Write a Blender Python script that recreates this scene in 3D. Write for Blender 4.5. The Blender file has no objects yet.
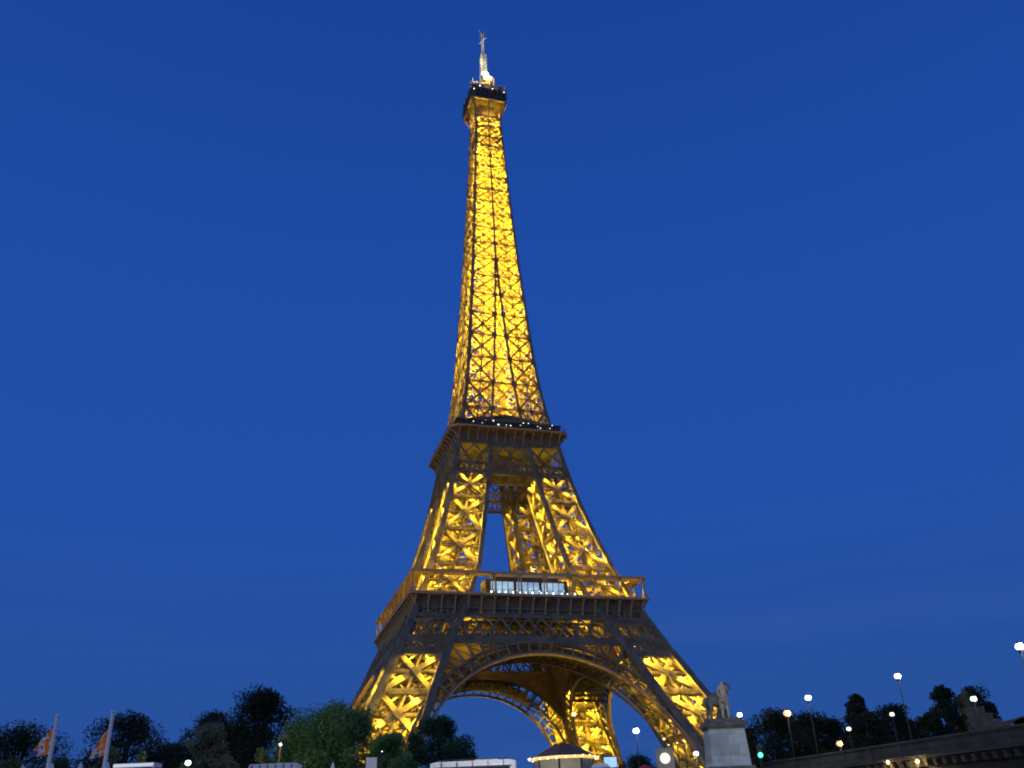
import bpy, bmesh, math, random
from mathutils import Vector, Matrix
random.seed(7)
sc = bpy.context.scene
col = sc.collection
RAD = math.radians

# ---------------------------------------------------------------- camera
CAM = Vector((-77.575, -275.723, -1.953))
YAW, PITCH, ROLL, FOC = 0.2978, 0.4688, -0.0429, 881.6
FWD = Vector((math.sin(YAW)*math.cos(PITCH), math.cos(YAW)*math.cos(PITCH), math.sin(PITCH)))
R0 = Vector((math.cos(YAW), -math.sin(YAW), 0)); U0 = R0.cross(FWD)
RGT = R0*math.cos(ROLL) + U0*math.sin(ROLL)
UPV = -R0*math.sin(ROLL) + U0*math.cos(ROLL)
cd = bpy.data.cameras.new('camera'); cam = bpy.data.objects.new('camera', cd); col.objects.link(cam)
cam.matrix_world = Matrix(((RGT.x, UPV.x, -FWD.x, CAM.x), (RGT.y, UPV.y, -FWD.y, CAM.y), (RGT.z, UPV.z, -FWD.z, CAM.z), (0, 0, 0, 1)))
cd.sensor_width = 36; cd.lens = 36*FOC/1024; cd.clip_start = .5; cd.clip_end = 20000
sc.camera = cam

# ---------------------------------------------------------------- world, sun, exposure
SUN_EL, SUN_AZ = RAD(7), RAD(200)          # broad afterglow from behind the camera
W = bpy.data.worlds.new('World'); sc.world = W; W.use_nodes = True
nt = W.node_tree; nt.nodes.clear()
out = nt.nodes.new('ShaderNodeOutputWorld'); bg = nt.nodes.new('ShaderNodeBackground')
sky = nt.nodes.new('ShaderNodeTexSky'); sky.sky_type = 'NISHITA'; sky.sun_disc = False
sky.sun_elevation = RAD(-4.0); sky.sun_rotation = SUN_AZ; sky.ozone_density = 8; sky.dust_density = 0; sky.air_density = 1.0
mul = nt.nodes.new('ShaderNodeMix'); mul.data_type = 'RGBA'; mul.blend_type = 'MIX'
mul.inputs['Factor'].default_value = SKY_MIX = .85
geo = nt.nodes.new('ShaderNodeTexCoord'); sep = nt.nodes.new('ShaderNodeSeparateXYZ')
ramp = nt.nodes.new('ShaderNodeValToRGB')
nt.links.new(geo.outputs['Generated'], sep.inputs[0]); nt.links.new(sep.outputs['Z'], ramp.inputs['Fac'])
cr = ramp.color_ramp
cr.elements[0].position = 0.0; cr.elements[0].color = (0.026, 0.094, 0.375, 1)
cr.elements[1].position = .85; cr.elements[1].color = (0.010, 0.060, 0.350, 1)
e = cr.elements.new(.3); e.color = (0.0195, 0.095, 0.455, 1)
e = cr.elements.new(.12); e.color = (0.024, 0.095, 0.385, 1)
e = cr.elements.new(.55); e.color = (0.0155, 0.084, 0.435, 1)
scl = nt.nodes.new('ShaderNodeMix'); scl.data_type = 'RGBA'; scl.blend_type = 'MULTIPLY'; scl.inputs['Factor'].default_value = 1
scl.inputs[7].default_value = (10, 10, 10, 1)
cn = nt.nodes.new('ShaderNodeTexNoise'); cn.inputs['Scale'].default_value = 2.2; cn.inputs['Detail'].default_value = 5
cm = nt.nodes.new('ShaderNodeMapping'); cm.inputs['Scale'].default_value = (1, 1, 16); cm.inputs['Rotation'].default_value = (0, RAD(4), 0)
nt.links.new(geo.outputs['Generated'], cm.inputs['Vector']); nt.links.new(cm.outputs[0], cn.inputs['Vector'])
cl_ = nt.nodes.new('ShaderNodeMapRange'); cl_.inputs['From Min'].default_value = .5; cl_.inputs['From Max'].default_value = .8; cl_.inputs['To Max'].default_value = .13
nt.links.new(cn.outputs['Fac'], cl_.inputs['Value'])
lowm = nt.nodes.new('ShaderNodeMapRange'); lowm.inputs['From Min'].default_value = .32; lowm.inputs['From Max'].default_value = .12
nt.links.new(sep.outputs['Z'], lowm.inputs['Value'])
cmul = nt.nodes.new('ShaderNodeMath'); cmul.operation = 'MULTIPLY'; nt.links.new(cl_.outputs[0], cmul.inputs[0]); nt.links.new(lowm.outputs[0], cmul.inputs[1])
cmx = nt.nodes.new('ShaderNodeMix'); cmx.data_type = 'RGBA'; cmx.inputs[7].default_value = (.10, .19, .46, 1)
nt.links.new(cmul.outputs[0], cmx.inputs['Factor']); nt.links.new(ramp.outputs['Color'], cmx.inputs[6])
nt.links.new(cmx.outputs[2], scl.inputs[6])
nt.links.new(sky.outputs['Color'], mul.inputs[6]); nt.links.new(scl.outputs[2], mul.inputs[7])
nt.links.new(mul.outputs[2], bg.inputs['Color']); bg.inputs['Strength'].default_value = 0.1
nt.links.new(bg.outputs[0], out.inputs[0])
sd = bpy.data.lights.new('sun', 'SUN'); sd.energy = .62; sd.angle = RAD(70); sd.color = (.96, 1.0, .84)
so = bpy.data.objects.new('sun', sd); col.objects.link(so)
so.rotation_euler = (RAD(90)-RAD(16), 0, RAD(-YAW*57.3-38+0))
sc.view_settings.view_transform = 'Standard'; sc.view_settings.look = 'None'
sc.view_settings.gamma = 1; sc.view_settings.exposure = 0; sc.view_settings.use_curve_mapping = False
cy = sc.cycles
cy.use_denoising = True
try: cy.denoiser = 'OPENIMAGEDENOISE'
except Exception: pass
cy.max_bounces = 6; cy.diffuse_bounces = 4; cy.glossy_bounces = 2; cy.transmission_bounces = 4
cy.sample_clamp_indirect = 4; cy.use_light_tree = True; cy.filter_width = 1.9
cy.caustics_reflective = False; cy.caustics_refractive = False

# ---------------------------------------------------------------- helpers
def place(px, py, depth):
    """world point seen at that bearing and height, at a forward distance in metres"""
    d = FWD*FOC + RGT*(px-512) - UPV*(py-384)
    h = Vector((math.sin(YAW), math.cos(YAW), 0))
    return CAM + d*(depth/d.dot(h))

def tag(o, label=None, cat=None, group=None, kind=None):
    if label: o['label'] = label
    if cat: o['category'] = cat
    if group: o['group'] = group
    if kind: o['kind'] = kind
    return o
def empty(name, loc, rz=0, **k):
    o = bpy.data.objects.new(name, None); col.objects.link(o); o.location = loc; o.rotation_euler = (0, 0, rz)
    return tag(o, **k)

class MB:
    def __init__(s): s.v = []; s.f = []
    def quad(s, *p):
        n = len(s.v); s.v += [tuple(q) for q in p]; s.f.append(tuple(range(n, n+len(p))))
    def box(s, c, d, rz=0, tx=1, ty=1):
        n = len(s.v); cs, sn = math.cos(rz), math.sin(rz)
        for z in (-1, 1):
            for x, y in ((-1, -1), (1, -1), (1, 1), (-1, 1)):
                a, b = x*d[0]/2, y*d[1]/2
                if z > 0: a *= tx; b *= ty
                s.v.append((c[0]+a*cs-b*sn, c[1]+a*sn+b*cs, c[2]+z*d[2]/2))
        s.f += [tuple(n+i for i in q) for q in ((3, 2, 1, 0), (4, 5, 6, 7), (0, 1, 5, 4), (1, 2, 6, 5), (2, 3, 7, 6), (3, 0, 4, 7))]
    def beam(s, p, q, w, d=None, nrm=None, w2=None):
        """box-section bar from p to q: width w in the plane whose normal is nrm, depth d along nrm"""
        p, q = Vector(p), Vector(q); d = w if d is None else d
        a = q-p
        if a.length < 1e-5: return
        a.normalize(); nrm = Vector(nrm) if nrm is not None else (Vector((0, 0, 1)) if abs(a.z) < .9 else Vector((1, 0, 0)))
        side = a.cross(nrm).normalized(); dep = side.cross(a).normalized()
        n = len(s.v)
        for e_, ww in ((p, w), (q, w2 or w)):
            for x, y in ((-1, -1), (1, -1), (1, 1), (-1, 1)):
                s.v.append(tuple(e_ + side*(x*ww/2) + dep*(y*d/2)))
        s.f += [tuple(n+i for i in k) for k in ((0, 1, 2, 3), (7, 6, 5, 4), (1, 0, 4, 5), (2, 1, 5, 6), (3, 2, 6, 7), (0, 3, 7, 4))]
    def poly(s, pts, w, d=None, nrm=None):
        for a, b in zip(pts, pts[1:]): s.beam(a, b, w, d, nrm)
    def lathe(s, prof, n=24, c=(0, 0, 0), rz=0, square=False):
        b = len(s.v)
        for r, z in prof:
            for i in range(n):
                a = 2*math.pi*i/n + rz
                s.v.append((c[0]+r*math.cos(a), c[1]+r*math.sin(a), c[2]+z))
        for j in range(len(prof)-1):
            for i in range(n):
                k = (i+1) % n
                s.f.append((b+j*n+i, b+j*n+k, b+(j+1)*n+k, b+(j+1)*n+i))
        s.f.append(tuple(b+i for i in range(n-1, -1, -1))); t = b+(len(prof)-1)*n; s.f.append(tuple(t+i for i in range(n)))
    def ball(s, c, r, n=10):
        s.lathe([(max(.02, math.sin(math.pi*j/n))*r, -math.cos(math.pi*j/n)*r) for j in range(n+1)], 14, c)
    def build(s, name, mat, parent=None, smooth=False):
        me = bpy.data.meshes.new(name); me.from_pydata(s.v, [], s.f); me.update()
        if mat: me.materials.append(mat)
        if smooth: me.polygons.foreach_set('use_smooth', [True]*len(me.polygons))
        o = bpy.data.objects.new(name, me); col.objects.link(o)
        if parent: o.parent = parent
        return o

def mat(name, base, rough=.7, metal=0, noise=.25, scale=2., base2=None, bump=0., emit=None, es=0, trans=0, spec=.3, coord='Object'):
    m = bpy.data.materials.new(name); m.use_nodes = True; t = m.node_tree
    b = t.nodes['Principled BSDF']; b.inputs['Roughness'].default_value = rough; b.inputs['Metallic'].default_value = metal
    b.inputs['Specular IOR Level'].default_value = spec
    tc = t.nodes.new('ShaderNodeTexCoord'); no = t.nodes.new('ShaderNodeTexNoise'); no.inputs['Scale'].default_value = scale
    no.inputs['Detail'].default_value = 5
    t.links.new(tc.outputs[coord], no.inputs['Vector'])
    r = t.nodes.new('ShaderNodeValToRGB'); r.color_ramp.elements[0].position = .32; r.color_ramp.elements[1].position = .68
    c2 = base2 or tuple(c*(1-noise) for c in base)
    r.color_ramp.elements[0].color = (*c2, 1); r.color_ramp.elements[1].color = (*base, 1)
    t.links.new(no.outputs['Fac'], r.inputs['Fac']); t.links.new(r.outputs['Color'], b.inputs['Base Color'])
    if bump:
        bp = t.nodes.new('ShaderNodeBump'); bp.inputs['Strength'].default_value = bump
        t.links.new(no.outputs['Fac'], bp.inputs['Height']); t.links.new(bp.outputs[0], b.inputs['Normal'])
    if emit:
        b.inputs['Emission Color'].default_value = (*emit, 1); b.inputs['Emission Strength'].default_value = es
    if trans:
        tr = t.nodes.new('ShaderNodeBsdfTranslucent'); t.links.new(r.outputs['Color'], tr.inputs['Color'])
        mx = t.nodes.new('ShaderNodeMixShader'); mx.inputs[0].default_value = trans
        t.links.new(b.outputs[0], mx.inputs[1]); t.links.new(tr.outputs[0], mx.inputs[2])
        t.links.new(mx.outputs[0], t.nodes['Material Output'].inputs['Surface'])
    return m

def joints(m, w, h, vec='yz', dark=.55, off=.5):
    t = m.node_tree; b = t.nodes['Principled BSDF']; src = b.inputs['Base Color'].links[0].from_socket
    tc = t.nodes.new('ShaderNodeTexCoord'); sp_ = t.nodes.new('ShaderNodeSeparateXYZ'); cb = t.nodes.new('ShaderNodeCombineXYZ')
    t.links.new(tc.outputs['Object'], sp_.inputs[0]); t.links.new(sp_.outputs[vec[0].upper()], cb.inputs[0]); t.links.new(sp_.outputs[vec[1].upper()], cb.inputs[1])
    br_ = t.nodes.new('ShaderNodeTexBrick'); br_.inputs['Scale'].default_value = 1; br_.inputs['Brick Width'].default_value = w; br_.inputs['Row Height'].default_value = h
    br_.inputs['Mortar Size'].default_value = .035; br_.inputs['Color1'].default_value = (1, 1, 1, 1); br_.inputs['Color2'].default_value = (.72, .72, .7, 1); br_.inputs['Mortar'].default_value = (dark, dark, dark, 1); br_.offset = off
    t.links.new(cb.outputs[0], br_.inputs['Vector'])
    mx = t.nodes.new('ShaderNodeMix'); mx.data_type = 'RGBA'; mx.blend_type = 'MULTIPLY'; mx.inputs['Factor'].default_value = 1
    t.links.new(src, mx.inputs[6]); t.links.new(br_.outputs['Color'], mx.inputs[7]); t.links.new(mx.outputs[2], b.inputs['Base Color'])
    return m
IRON = mat('iron_paint', (.215, .195, .145), .7, 0, .45, .35, spec=.15)
LATTICE = mat('open_lattice_girder', (.66, .55, .34), .6, 0, .78, .45, trans=.5)  # uneven glow and dark gaps put into blotchy colour; translucency stands for open ironwork
IRON2 = mat('iron_shaft', (.26, .19, .12), .6, 0, .45, .3)
TRIM = mat('gold_lit_trim', (.5, .36, .2), .5)  # paler than the iron: golden light on edges put into the colour
DARKG = mat('dark_glass', (.03, .03, .035), .2)
STONE = mat('pale_stone', (.42, .42, .40), .85, 0, .3, 1.2, bump=.2)
STONE2 = mat('weathered_stone', (.20, .19, .17), .9, 0, .5, 1.5, bump=.3)

def pt(x, rad=.3, e=1000, c=(1, .55, .06), parent=None, name='floodlight'):
    l = bpy.data.lights.new(name, 'POINT'); l.energy = e; l.color = c; l.shadow_soft_size = rad
    o = bpy.data.objects.new(name, l); col.objects.link(o); o.location = x
    if parent: o.parent = parent
    return o
def spot(x, to, e, size=60, c=(1, .55, .06), rad=.3, parent=None, blend=.6):
    l = bpy.data.lights.new('projector_and_fill', 'SPOT'); l.energy = e; l.color = c; l.shadow_soft_size = rad
    l.spot_size = RAD(size); l.spot_blend = blend
    o = bpy.data.objects.new('projector_and_fill', l); col.objects.link(o); o.location = x
    o.rotation_euler = (Vector(to)-Vector(x)).to_track_quat('-Z', 'Y').to_euler()
    if parent: o.parent = parent
    return o

def interp(z, T):
    for (a, b), (c, d) in zip(T, T[1:]):
        if z <= c: return b+(d-b)*(z-a)/(c-a)
    return T[-1][1]
HT = [(-1, 62.), (0, 61.5), (12, 54.3), (24.7, 47.8), (31, 44.3), (41, 39.5), (51, 35), (57.6, 32.1), (67.5, 28.4), (80, 24.5), (93, 21), (103, 18.8), (115, 16.6), (123, 14.9), (133, 13.3), (150, 11.6), (170, 10.2), (190, 8.9), (221, 7.2), (245, 6.1), (262, 5.4), (290, 5.)]
XT = [(-1, 41.4), (0, 41), (14, 37.3), (24, 33.9), (31, 31), (40, 26.9), (51, 21.6), (58, 18.2), (68, 14.2), (81, 11.5), (101, 7.8), (115, 6.2), (123, 5.1), (142, 3.2), (162, 1.8), (188, .35), (300, .3)]
H = lambda z: interp(z, HT)
XI = lambda z: interp(z, XT)
TOWER = empty('lattice_tower', (0, 0, 0), label='tall wrought iron lattice tower glowing golden from inside against the blue dusk sky', cat='tower')

# ---------------------------------------------------------------- tower legs (one built, three turned copies)
def chord_pts(z, k):
    h, x = H(z), XI(z)
    return Vector([(h, h), (h, x), (x, x), (x, h)][k] + (z,)) if 0 else Vector(((h, h, x, x)[k], (h, x, x, h)[k], z))
LEV = [0, 6.2, 18.6, 30.4, 41.3, 51.6, 57.6, 68.6, 80.5, 92., 101.4, 104.8, 111.7, 115.5]
ch = MB(); br = MB(); rl = MB()
for k in range(4):
    for a, b in zip(LEV, LEV[1:]):
        w = 2.0 if b < 42 else (1.7 if b < 58 else 1.35)
        p, q = chord_pts(a, k), chord_pts(b, k)
        ch.beam(p, q, w, w, (0, 1, 0))
def shrink(p, q, t): return p+(q-p)*t, q+(p-q)*t
for k in range(4):
    k2 = (k+1) % 4
    c = (chord_pts(0, 0)+chord_pts(0, 2))/2
    for i, (a, b) in enumerate(zip(LEV, LEV[1:])):
        A, B, C_, D = chord_pts(a, k), chord_pts(a, k2), chord_pts(b, k2), chord_pts(b, k)
        n = (B-A).cross(D-A).normalized()
        cen = (chord_pts(a, 0)+chord_pts(a, 2))/2
        if n.dot(A-cen) < 0: n = -n
        off = -n*.35
        A, B, C_, D = A+off, B+off, C_+off, D+off
        if b <= 42 or 57 < a < 101:
            w = 1.5 if b < 42 else 1.15
            br.beam(A, C_, w, .9, n); br.beam(B, D, w, .8, n)
            br.beam(A, B, w*1.1, 1.0, n)
            if b < 42:
                M1, M2 = (A+D)/2, (B+C_)/2; br.beam(M1, M2, 1.0, .7, n)
                br.beam((A+B)/2, (C_+D)/2, .7, .5, n)
                for u, v in (((A+B)/2, M1), ((A+B)/2, M2), ((C_+D)/2, M1), ((C_+D)/2, M2)): br.beam(u, v, .45, .4, n)
            else:
                M1, M2 = (A+D)/2, (B+C_)/2
                br.beam(M1, M2, .45, .4, n)
                br.beam((A+B)/2, (C_+D)/2, .4, .4, n)
            g = (A+B+C_+D)/4
            ch.beam(g-(C_-A).normalized()*1.1+n*.45, g+(C_-A).normalized()*1.1+n*.45, 1.5 if b < 42 else 1., .3, n)
        elif b > 111.7 and a > 104: continue
        elif a >= 41 and b < 58:       # behind the belt: dense small lattice
            for j in range(4):
                t0, t1 = j/4, (j+1)/4
                br.beam(A.lerp(B, t0), D.lerp(C_, t1), .5, .4, n); br.beam(A.lerp(B, t1), D.lerp(C_, t0), .5, .4, n)
            ch.beam(A, B, 1.9, .8, n)
        elif a > 104:                  # X panels under the upper gallery
            for j in range(2):
                t0, t1 = j/2, (j+1)/2
                ch.beam(A.lerp(B, t0), D.lerp(C_, t1), .55, .4, n); br.beam(A.lerp(B, t1), D.lerp(C_, t0), .7, .4, n)
            ch.beam(A, B, .7, .6, n)
        elif a > 101:
            ch.beam(A, B, .9, .6, n)
            for j in range(6):
                t0, t1 = j/6, (j+1)/6
                ch.beam(A.lerp(B, t0), D.lerp(C_, t1), .32, .3, n); ch.beam(A.lerp(B, t1), D.lerp(C_, t0), .32, .3, n)
# lift rails, stairs and inner cross bracing
rnd = random.Random(3)
for a, b in zip(LEV[:-3], LEV[1:-2]):
    c0 = [chord_pts(a, k) for k in range(4)]; c1 = [chord_pts(b, k) for k in range(4)]
    m0, m1 = sum(c0, Vector())/4, sum(c1, Vector())/4
    for dx, dy in ((-.16, -.16), (.16, -.16), (-.16, .16), (.16, .16)):
        f = lambda cc, m: m+(cc[0]-m)*2*(dx) + (cc[1]-m)*2*dy
        rl.beam(f(c0, m0), f(c1, m1), .9, .6)
    for j in range(6):
        t = (j+.5)/6
        s0 = c0[0].lerp(c1[0], t); s2 = c0[2].lerp(c1[2], t); s1 = c0[1].lerp(c1[1], t); s3 = c0[3].lerp(c1[3], t)
        if j % 2: rl.beam(s0, s2, .35, .3); rl.beam(s1, s3, .35, .3)
        mm = (s0+s1+s2+s3)/4
        rl.beam(mm+Vector((-2.2, -2.2, 0)), mm+Vector((2.2, 2.2, (b-a)/6)), .8, .25)
        rl.beam(mm+Vector((2.2, -2.2, 0)), mm+Vector((-2.2, 2.2, (b-a)/6)), .5, .25)
foot = MB()
m0 = (chord_pts(0, 0)+chord_pts(0, 2))/2
leg0 = ch.build('leg', IRON, TOWER)
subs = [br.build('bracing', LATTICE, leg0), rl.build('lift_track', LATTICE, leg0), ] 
for k in range(4):
    foot = MB(); p = chord_pts(0, k); foot.box((p.x, p.y, 0), (6.5, 6.5, 3.0), 0, .75, .75); subs.append(foot.build('masonry_footing', STONE2, leg0))
def turned(o, subs, ang):
    c = o.copy(); col.objects.link(c); c.parent = TOWER; c.rotation_euler = (0, 0, ang)
    for s_ in subs:
        d = s_.copy(); col.objects.link(d); d.parent = c
for i in (1, 2, 3): turned(leg0, subs, i*math.pi/2)

# ---------------------------------------------------------------- arches, belts
F = lambda x, z, d=0: Vector((x, -(H(z)-d), z))     # front face, inset d
def circ(R, z):   # half width of circle about z=3
    v = R*R-(z-3)**2; return math.sqrt(v) if v > 0 else 0
def arc(R, a): return R*math.cos(a), 3+R*math.sin(a)
ar = MB(); lip = MB(); sof = MB(); ar2 = MB(); lip2 = MB(); fan = MB()
N = 38; NA = 76
A0, A1 = RAD(4), RAD(176)
for D_, thick, am, lm in ((0, 1., ar, lip), (13.2, .8, ar2, lip2)):
    n = (0, 1, -.1)
    for R_, v in ((38., .6), (41.3, .7)):
        am.poly([F(*arc(R_, A0+(A1-A0)*i/NA), D_-.1 if D_ == 0 else D_) for i in range(NA+1)], v, thick, n)
    for i in range(0, N+1):
        a = A0+(A1-A0)*i/N
        am.beam(F(*arc(38, a), D_), F(*arc(41.3, a), D_), .5, .9 if D_ == 0 else .5, n)
        am.beam(F(*arc(39.7, a), D_), F(*arc(39.7, a+(A1-A0)/N), D_), .18, .3, n)
    if D_ == 0: lm.poly([F(*arc(37.72, A0+(A1-A0)*i/NA), -.5) for i in range(NA+1)], .45, 1.3, n)
    else: lm.poly([F(*arc(37.8, A0+(A1-A0)*i/NA), D_) for i in range(NA+1)], .25, .4, n)
# fan of struts between ring and belt
for i in range(N+1):
    a = A0+(A1-A0)*i/N
    x, z = arc(41.3, a)
    if abs(x) > 33 or z < 24: continue
    # travel outwards until the belt (z 43.9) or the leg edge is met
    R = 41.3
    while R < 52:
        x2, z2 = arc(R, a)
        if z2 > 43.9 or abs(x2) > XI(z2)-1: break
        R += .1
    if R-41.3 > .6:
        fan.beam(F(x, z), F(x2, z2), .42, .9, (0, 1, 0))
        xm, zm = arc((R+41.3)/2, a+RAD(1.5)); 
        fan.beam(F(x, z), F(*arc(R, a+(A1-A0)/N)), .28, .3, (0, 1, 0))
fan.poly([F(x, 43.9) for x in (-25.5, -12, 0, 12, 25.5)], .5, .8, (0, 1, 0))
# spandrel web at the flanks
for s in (-1, 1):
    for j in range(9):
        z0 = 24+j*2.0; z1 = z0+2
        xa, xb = s*(XI(z0)-.6), s*(XI(z1)-.6)
        ar.beam(F(xa, z0), F(xb, z1), 1.1, .8, (0, 1, 0))
# soffit lattice between the two ribs
M = 44
for i in range(M):
    a = A0+(A1-A0)*i/M; b = A0+(A1-A0)*(i+1)/M
    x, z = arc(39.2, a); xx, zz = arc(39.2, b)
    if min(z, zz) < 36:
        if i % 3 == 0 and z > 8:
            sof.beam(F(x, z, .4), F(x, z, 13.2), .35, .4, (0, 0, 1)); x3, z3 = arc(39.2, a+(A1-A0)*3/M)
            if z3 < 36: sof.beam(F(x, z, .4), F(x3, z3, 13.2), .3, .3, (0, 0, 1))
        continue
    sof.beam(F(x, z, .4), F(x, z, 13.2), .5, .9, (0, 0, 1))
    for j in range(4):
        d0, d1 = .4+3.2*j, .4+3.2*(j+1)
        sof.beam(F(x, z, d0), F(xx, zz, d1), .4, .3, (0, 0, 1)); sof.beam(F(x, z, d1), F(xx, zz, d0), .4, .3, (0, 0, 1))
        if min(z, zz) > 38: sof.quad(F(*arc(40.2, a), d0), F(*arc(40.2, b), d0), F(*arc(40.2, b), d1), F(*arc(40.2, a), d1))
web = MB()
for i in range(NA):
    a, b = A0+(A1-A0)*i/NA, A0+(A1-A0)*(i+1)/NA
    (x, z), (x2, z2) = arc(41.5, a), arc(41.5, b)
    if min(z, z2) > 26 and abs(x) < 31:
        web.quad(F(x, z, 13.3), F(x2, z2, 13.3), F(x2, 46, 13.3), F(x, 46, 13.3))
arch0 = ar.build('arch', IRON, TOWER)
asub = [lip.build('arch_lip', TRIM, arch0), lip2.build('arch_lip', TRIM, arch0), ar2.build('arch_rib', IRON, arch0), fan.build('fan_strut', IRON, arch0), web.build('spandrel_plate', IRON2, arch0), sof.build('soffit_lattice', IRON, arch0)]
for i in (1, 2, 3): turned(arch0, asub, i*math.pi/2)

bl = MB()
def crossrow(mb, zs, xa, n, w, dep, dd=0, ins=0.1):
    z0, z1 = zs
    for i in range(n):
        f = lambda t, z: F(-xa(z)+2*xa(z)*t, z, ins+dd)
        a, b = i/n, (i+1)/n
        mb.beam(f(a, z0), f(b, z1), w, dep, (0, 1, 0)); mb.beam(f(b, z0), f(a, z1), w, dep, (0, 1, 0))
wid = lambda z: H(z)-.3
# lower belt: flat band, lattice rows, top band
for (z, w) in ((44.9, 1.9), (51.9, .9)):
    bl.beam(F(-wid(z), z, -.15), F(wid(z), z, -.15), w, .7, (0, 1, 0))
bl.beam(F(-wid(41.6), 41.6, -.1), F(-XI(41.6), 41.6, -.1), 1.2, .6, (0, 1, 0)); bl.beam(F(wid(41.6), 41.6, -.1), F(XI(41.6), 41.6, -.1), 1.2, .6, (0, 1, 0))
crossrow(bl, (45.8, 51.5), XI, 11, .48, .4)
f = lambda t, z: F(-XI(z)+2*XI(z)*t, z, .1)
for i in range(11):
    a, b, m = i/11, (i+1)/11, (i+.5)/11
    bl.beam(f(a, 45.8), f(m, 48.0), .3, .3, (0, 1, 0)); bl.beam(f(m, 45.8), f((a+m)/2, 47.2), .25, .3, (0, 1, 0)); bl.beam(f(m, 45.8), f((b+m)/2, 47.2), .25, .3, (0, 1, 0))
for s in (-1, 1):
    for (z0, z1, n, w) in ((45.8, 51.5, 4, .36), (42.2, 44, 9, .26)):
        for i in range(n):
            g = lambda t, z: F(s*(XI(z)+(H(z)-XI(z))*t), z, .05)
            bl.beam(g(i/n, z0), g((i+1)/n, z1), w, .3, (0, 1, 0)); bl.beam(g((i+1)/n, z0), g(i/n, z1), w, .3, (0, 1, 0))
            bl.beam(g((i+.5)/n, z0), g((i+.5)/n, z1), w*.7, .25, (0, 1, 0))
belt0 = bl.build('lattice_belt', IRON, TOWER)
# inner backing girder of the floor, seen through the belt
ig = MB()
for z, d in ((46.2, 6), (51.3, 6), (46.2, 13), (51.3, 13)):
    ig.beam(F(-H(z)+d, z, d), F(H(z)-d, z, d), .8, .5, (0, 1, 0))
for d in (6, 13):
    for i in range(16):
        x0 = -20+i*2.5; ig.beam(F(x0, 46.2, d), F(x0+2.5, 51.3, d), .35, .3, (0, 1, 0)); ig.beam(F(x0+2.5, 46.2, d), F(x0, 51.3, d), .35, .3, (0, 1, 0))
bsub = [ig.build('floor_girder', IRON2, belt0)]
for i in (1, 2, 3): turned(belt0, bsub, i*math.pi/2)
# second belt below the upper gallery
b2 = MB(); b3 = MB()
for z, w in ((101.2, .8), (104.7, .7), (111.6, 1.)):
    b2.beam(F(-XI(z), z), F(XI(z), z), w, .7, (0, 1, 0))
    b3.beam(F(-XI(z), z, 10), F(XI(z), z, 10), w, .7, (0, 1, 0))
for dd, b_ in ((0, b2), (10, b3)):
    crossrow(b_, (101.4, 104.6), XI, 9, .25, .25, dd)
    crossrow(b_, (101.4, 103), XI, 16, .2, .2, dd)
crossrow(b2, (105.1, 111.2), lambda z: XI(z)*.98, 3, .5, .4, 0)
for x in (-1, 0, 1): b2.beam(F(x*4.8, 105), F(x*4.8, 111.5), .3, .4, (0, 1, 0))
belt2 = b2.build('upper_lattice_belt', IRON, TOWER)
b2s = [b3.build('inner_girder', IRON, belt2)]
for i in (1, 2, 3): turned(belt2, b2s, i*math.pi/2)

# ---------------------------------------------------------------- first gallery
def ring(mb, ho, hi, z0, z1, ho2=None):
    ho2 = ho2 or ho
    for i in range(4):
        R_ = Matrix.Rotation(i*math.pi/2, 3, 'Z')
        t = lambda x, y, z: R_ @ Vector((x, y, z))
        a0, a1, b0, b1 = t(-ho, -ho, z0), t(ho, -ho, z0), t(-ho2, -ho2, z1), t(ho2, -ho2, z1)
        c0, c1, d0, d1 = t(-hi, -hi, z0), t(hi, -hi, z0), t(-hi, -hi, z1), t(hi, -hi, z1)
        mb.quad(a0, a1, b1, b0); mb.quad(b0, b1, d1, d0); mb.quad(c1, c0, d0, d1); mb.quad(a1, a0, c0, c1)
def around(fn):
    for i in range(4): fn(Matrix.Rotation(i*math.pi/2, 3, 'Z'))
g = MB()
ring(g, 33.4, 14, 52.4, 53.3); ring(g, 33.2, 31.5, 53.3, 57.2, 34.2); ring(g, 34.4, 14, 57.2, 57.8)
gal = g.build('lower_gallery', IRON, TOWER)
g = MB()
ring(g, 35.9, 34.4, 57.5, 58.2); g.build('gallery_edge', TRIM, gal)
def each(mb_fn, name, m, parent, items):
    for it in items:
        q = MB(); mb_fn(q, it); q.build(name, m, parent)
def cons(g, it):
    R_, x = it
    g.beam(R_@Vector((x, -33.3, 53.0)), R_@Vector((x, -35.1, 57.4)), .35, .7, R_@Vector((0, 1, 0)))
    g.box(R_@Vector((x, -35.2, 57.0)), (.6, .6, .6)); g.box(R_@Vector((x, -33.5, 53.2)), (.7, .7, .5))
RQ = [Matrix.Rotation(i*math.pi/2, 3, 'Z') for i in range(4)]
each(cons, 'bracket', TRIM, gal, [(R_, -34.2+68.4*i/18) for R_ in RQ for i in range(19)])
g = MB(); ring(g, 33.9, 33.7, 54.2, 54.35); g.build('fascia_moulding', TRIM, gal)
g = MB(); ring(g, 35.3, 31.8, 63.9, 64.35); ring(g, 35.45, 34.9, 63.75, 64.5); g.build('gallery_roof', TRIM, gal)
def each(mb_fn, name, m, parent, items):
    for it in items:
        q = MB(); mb_fn(q, it); q.build(name, m, parent)
allp = []
for i in range(4):
    R_ = Matrix.Rotation(i*math.pi/2, 3, 'Z')
    for j in range(9 if i != 9 else 10): allp.append(R_@Vector((-34.9+69.8*j/9, -34.9, 0)))
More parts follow.
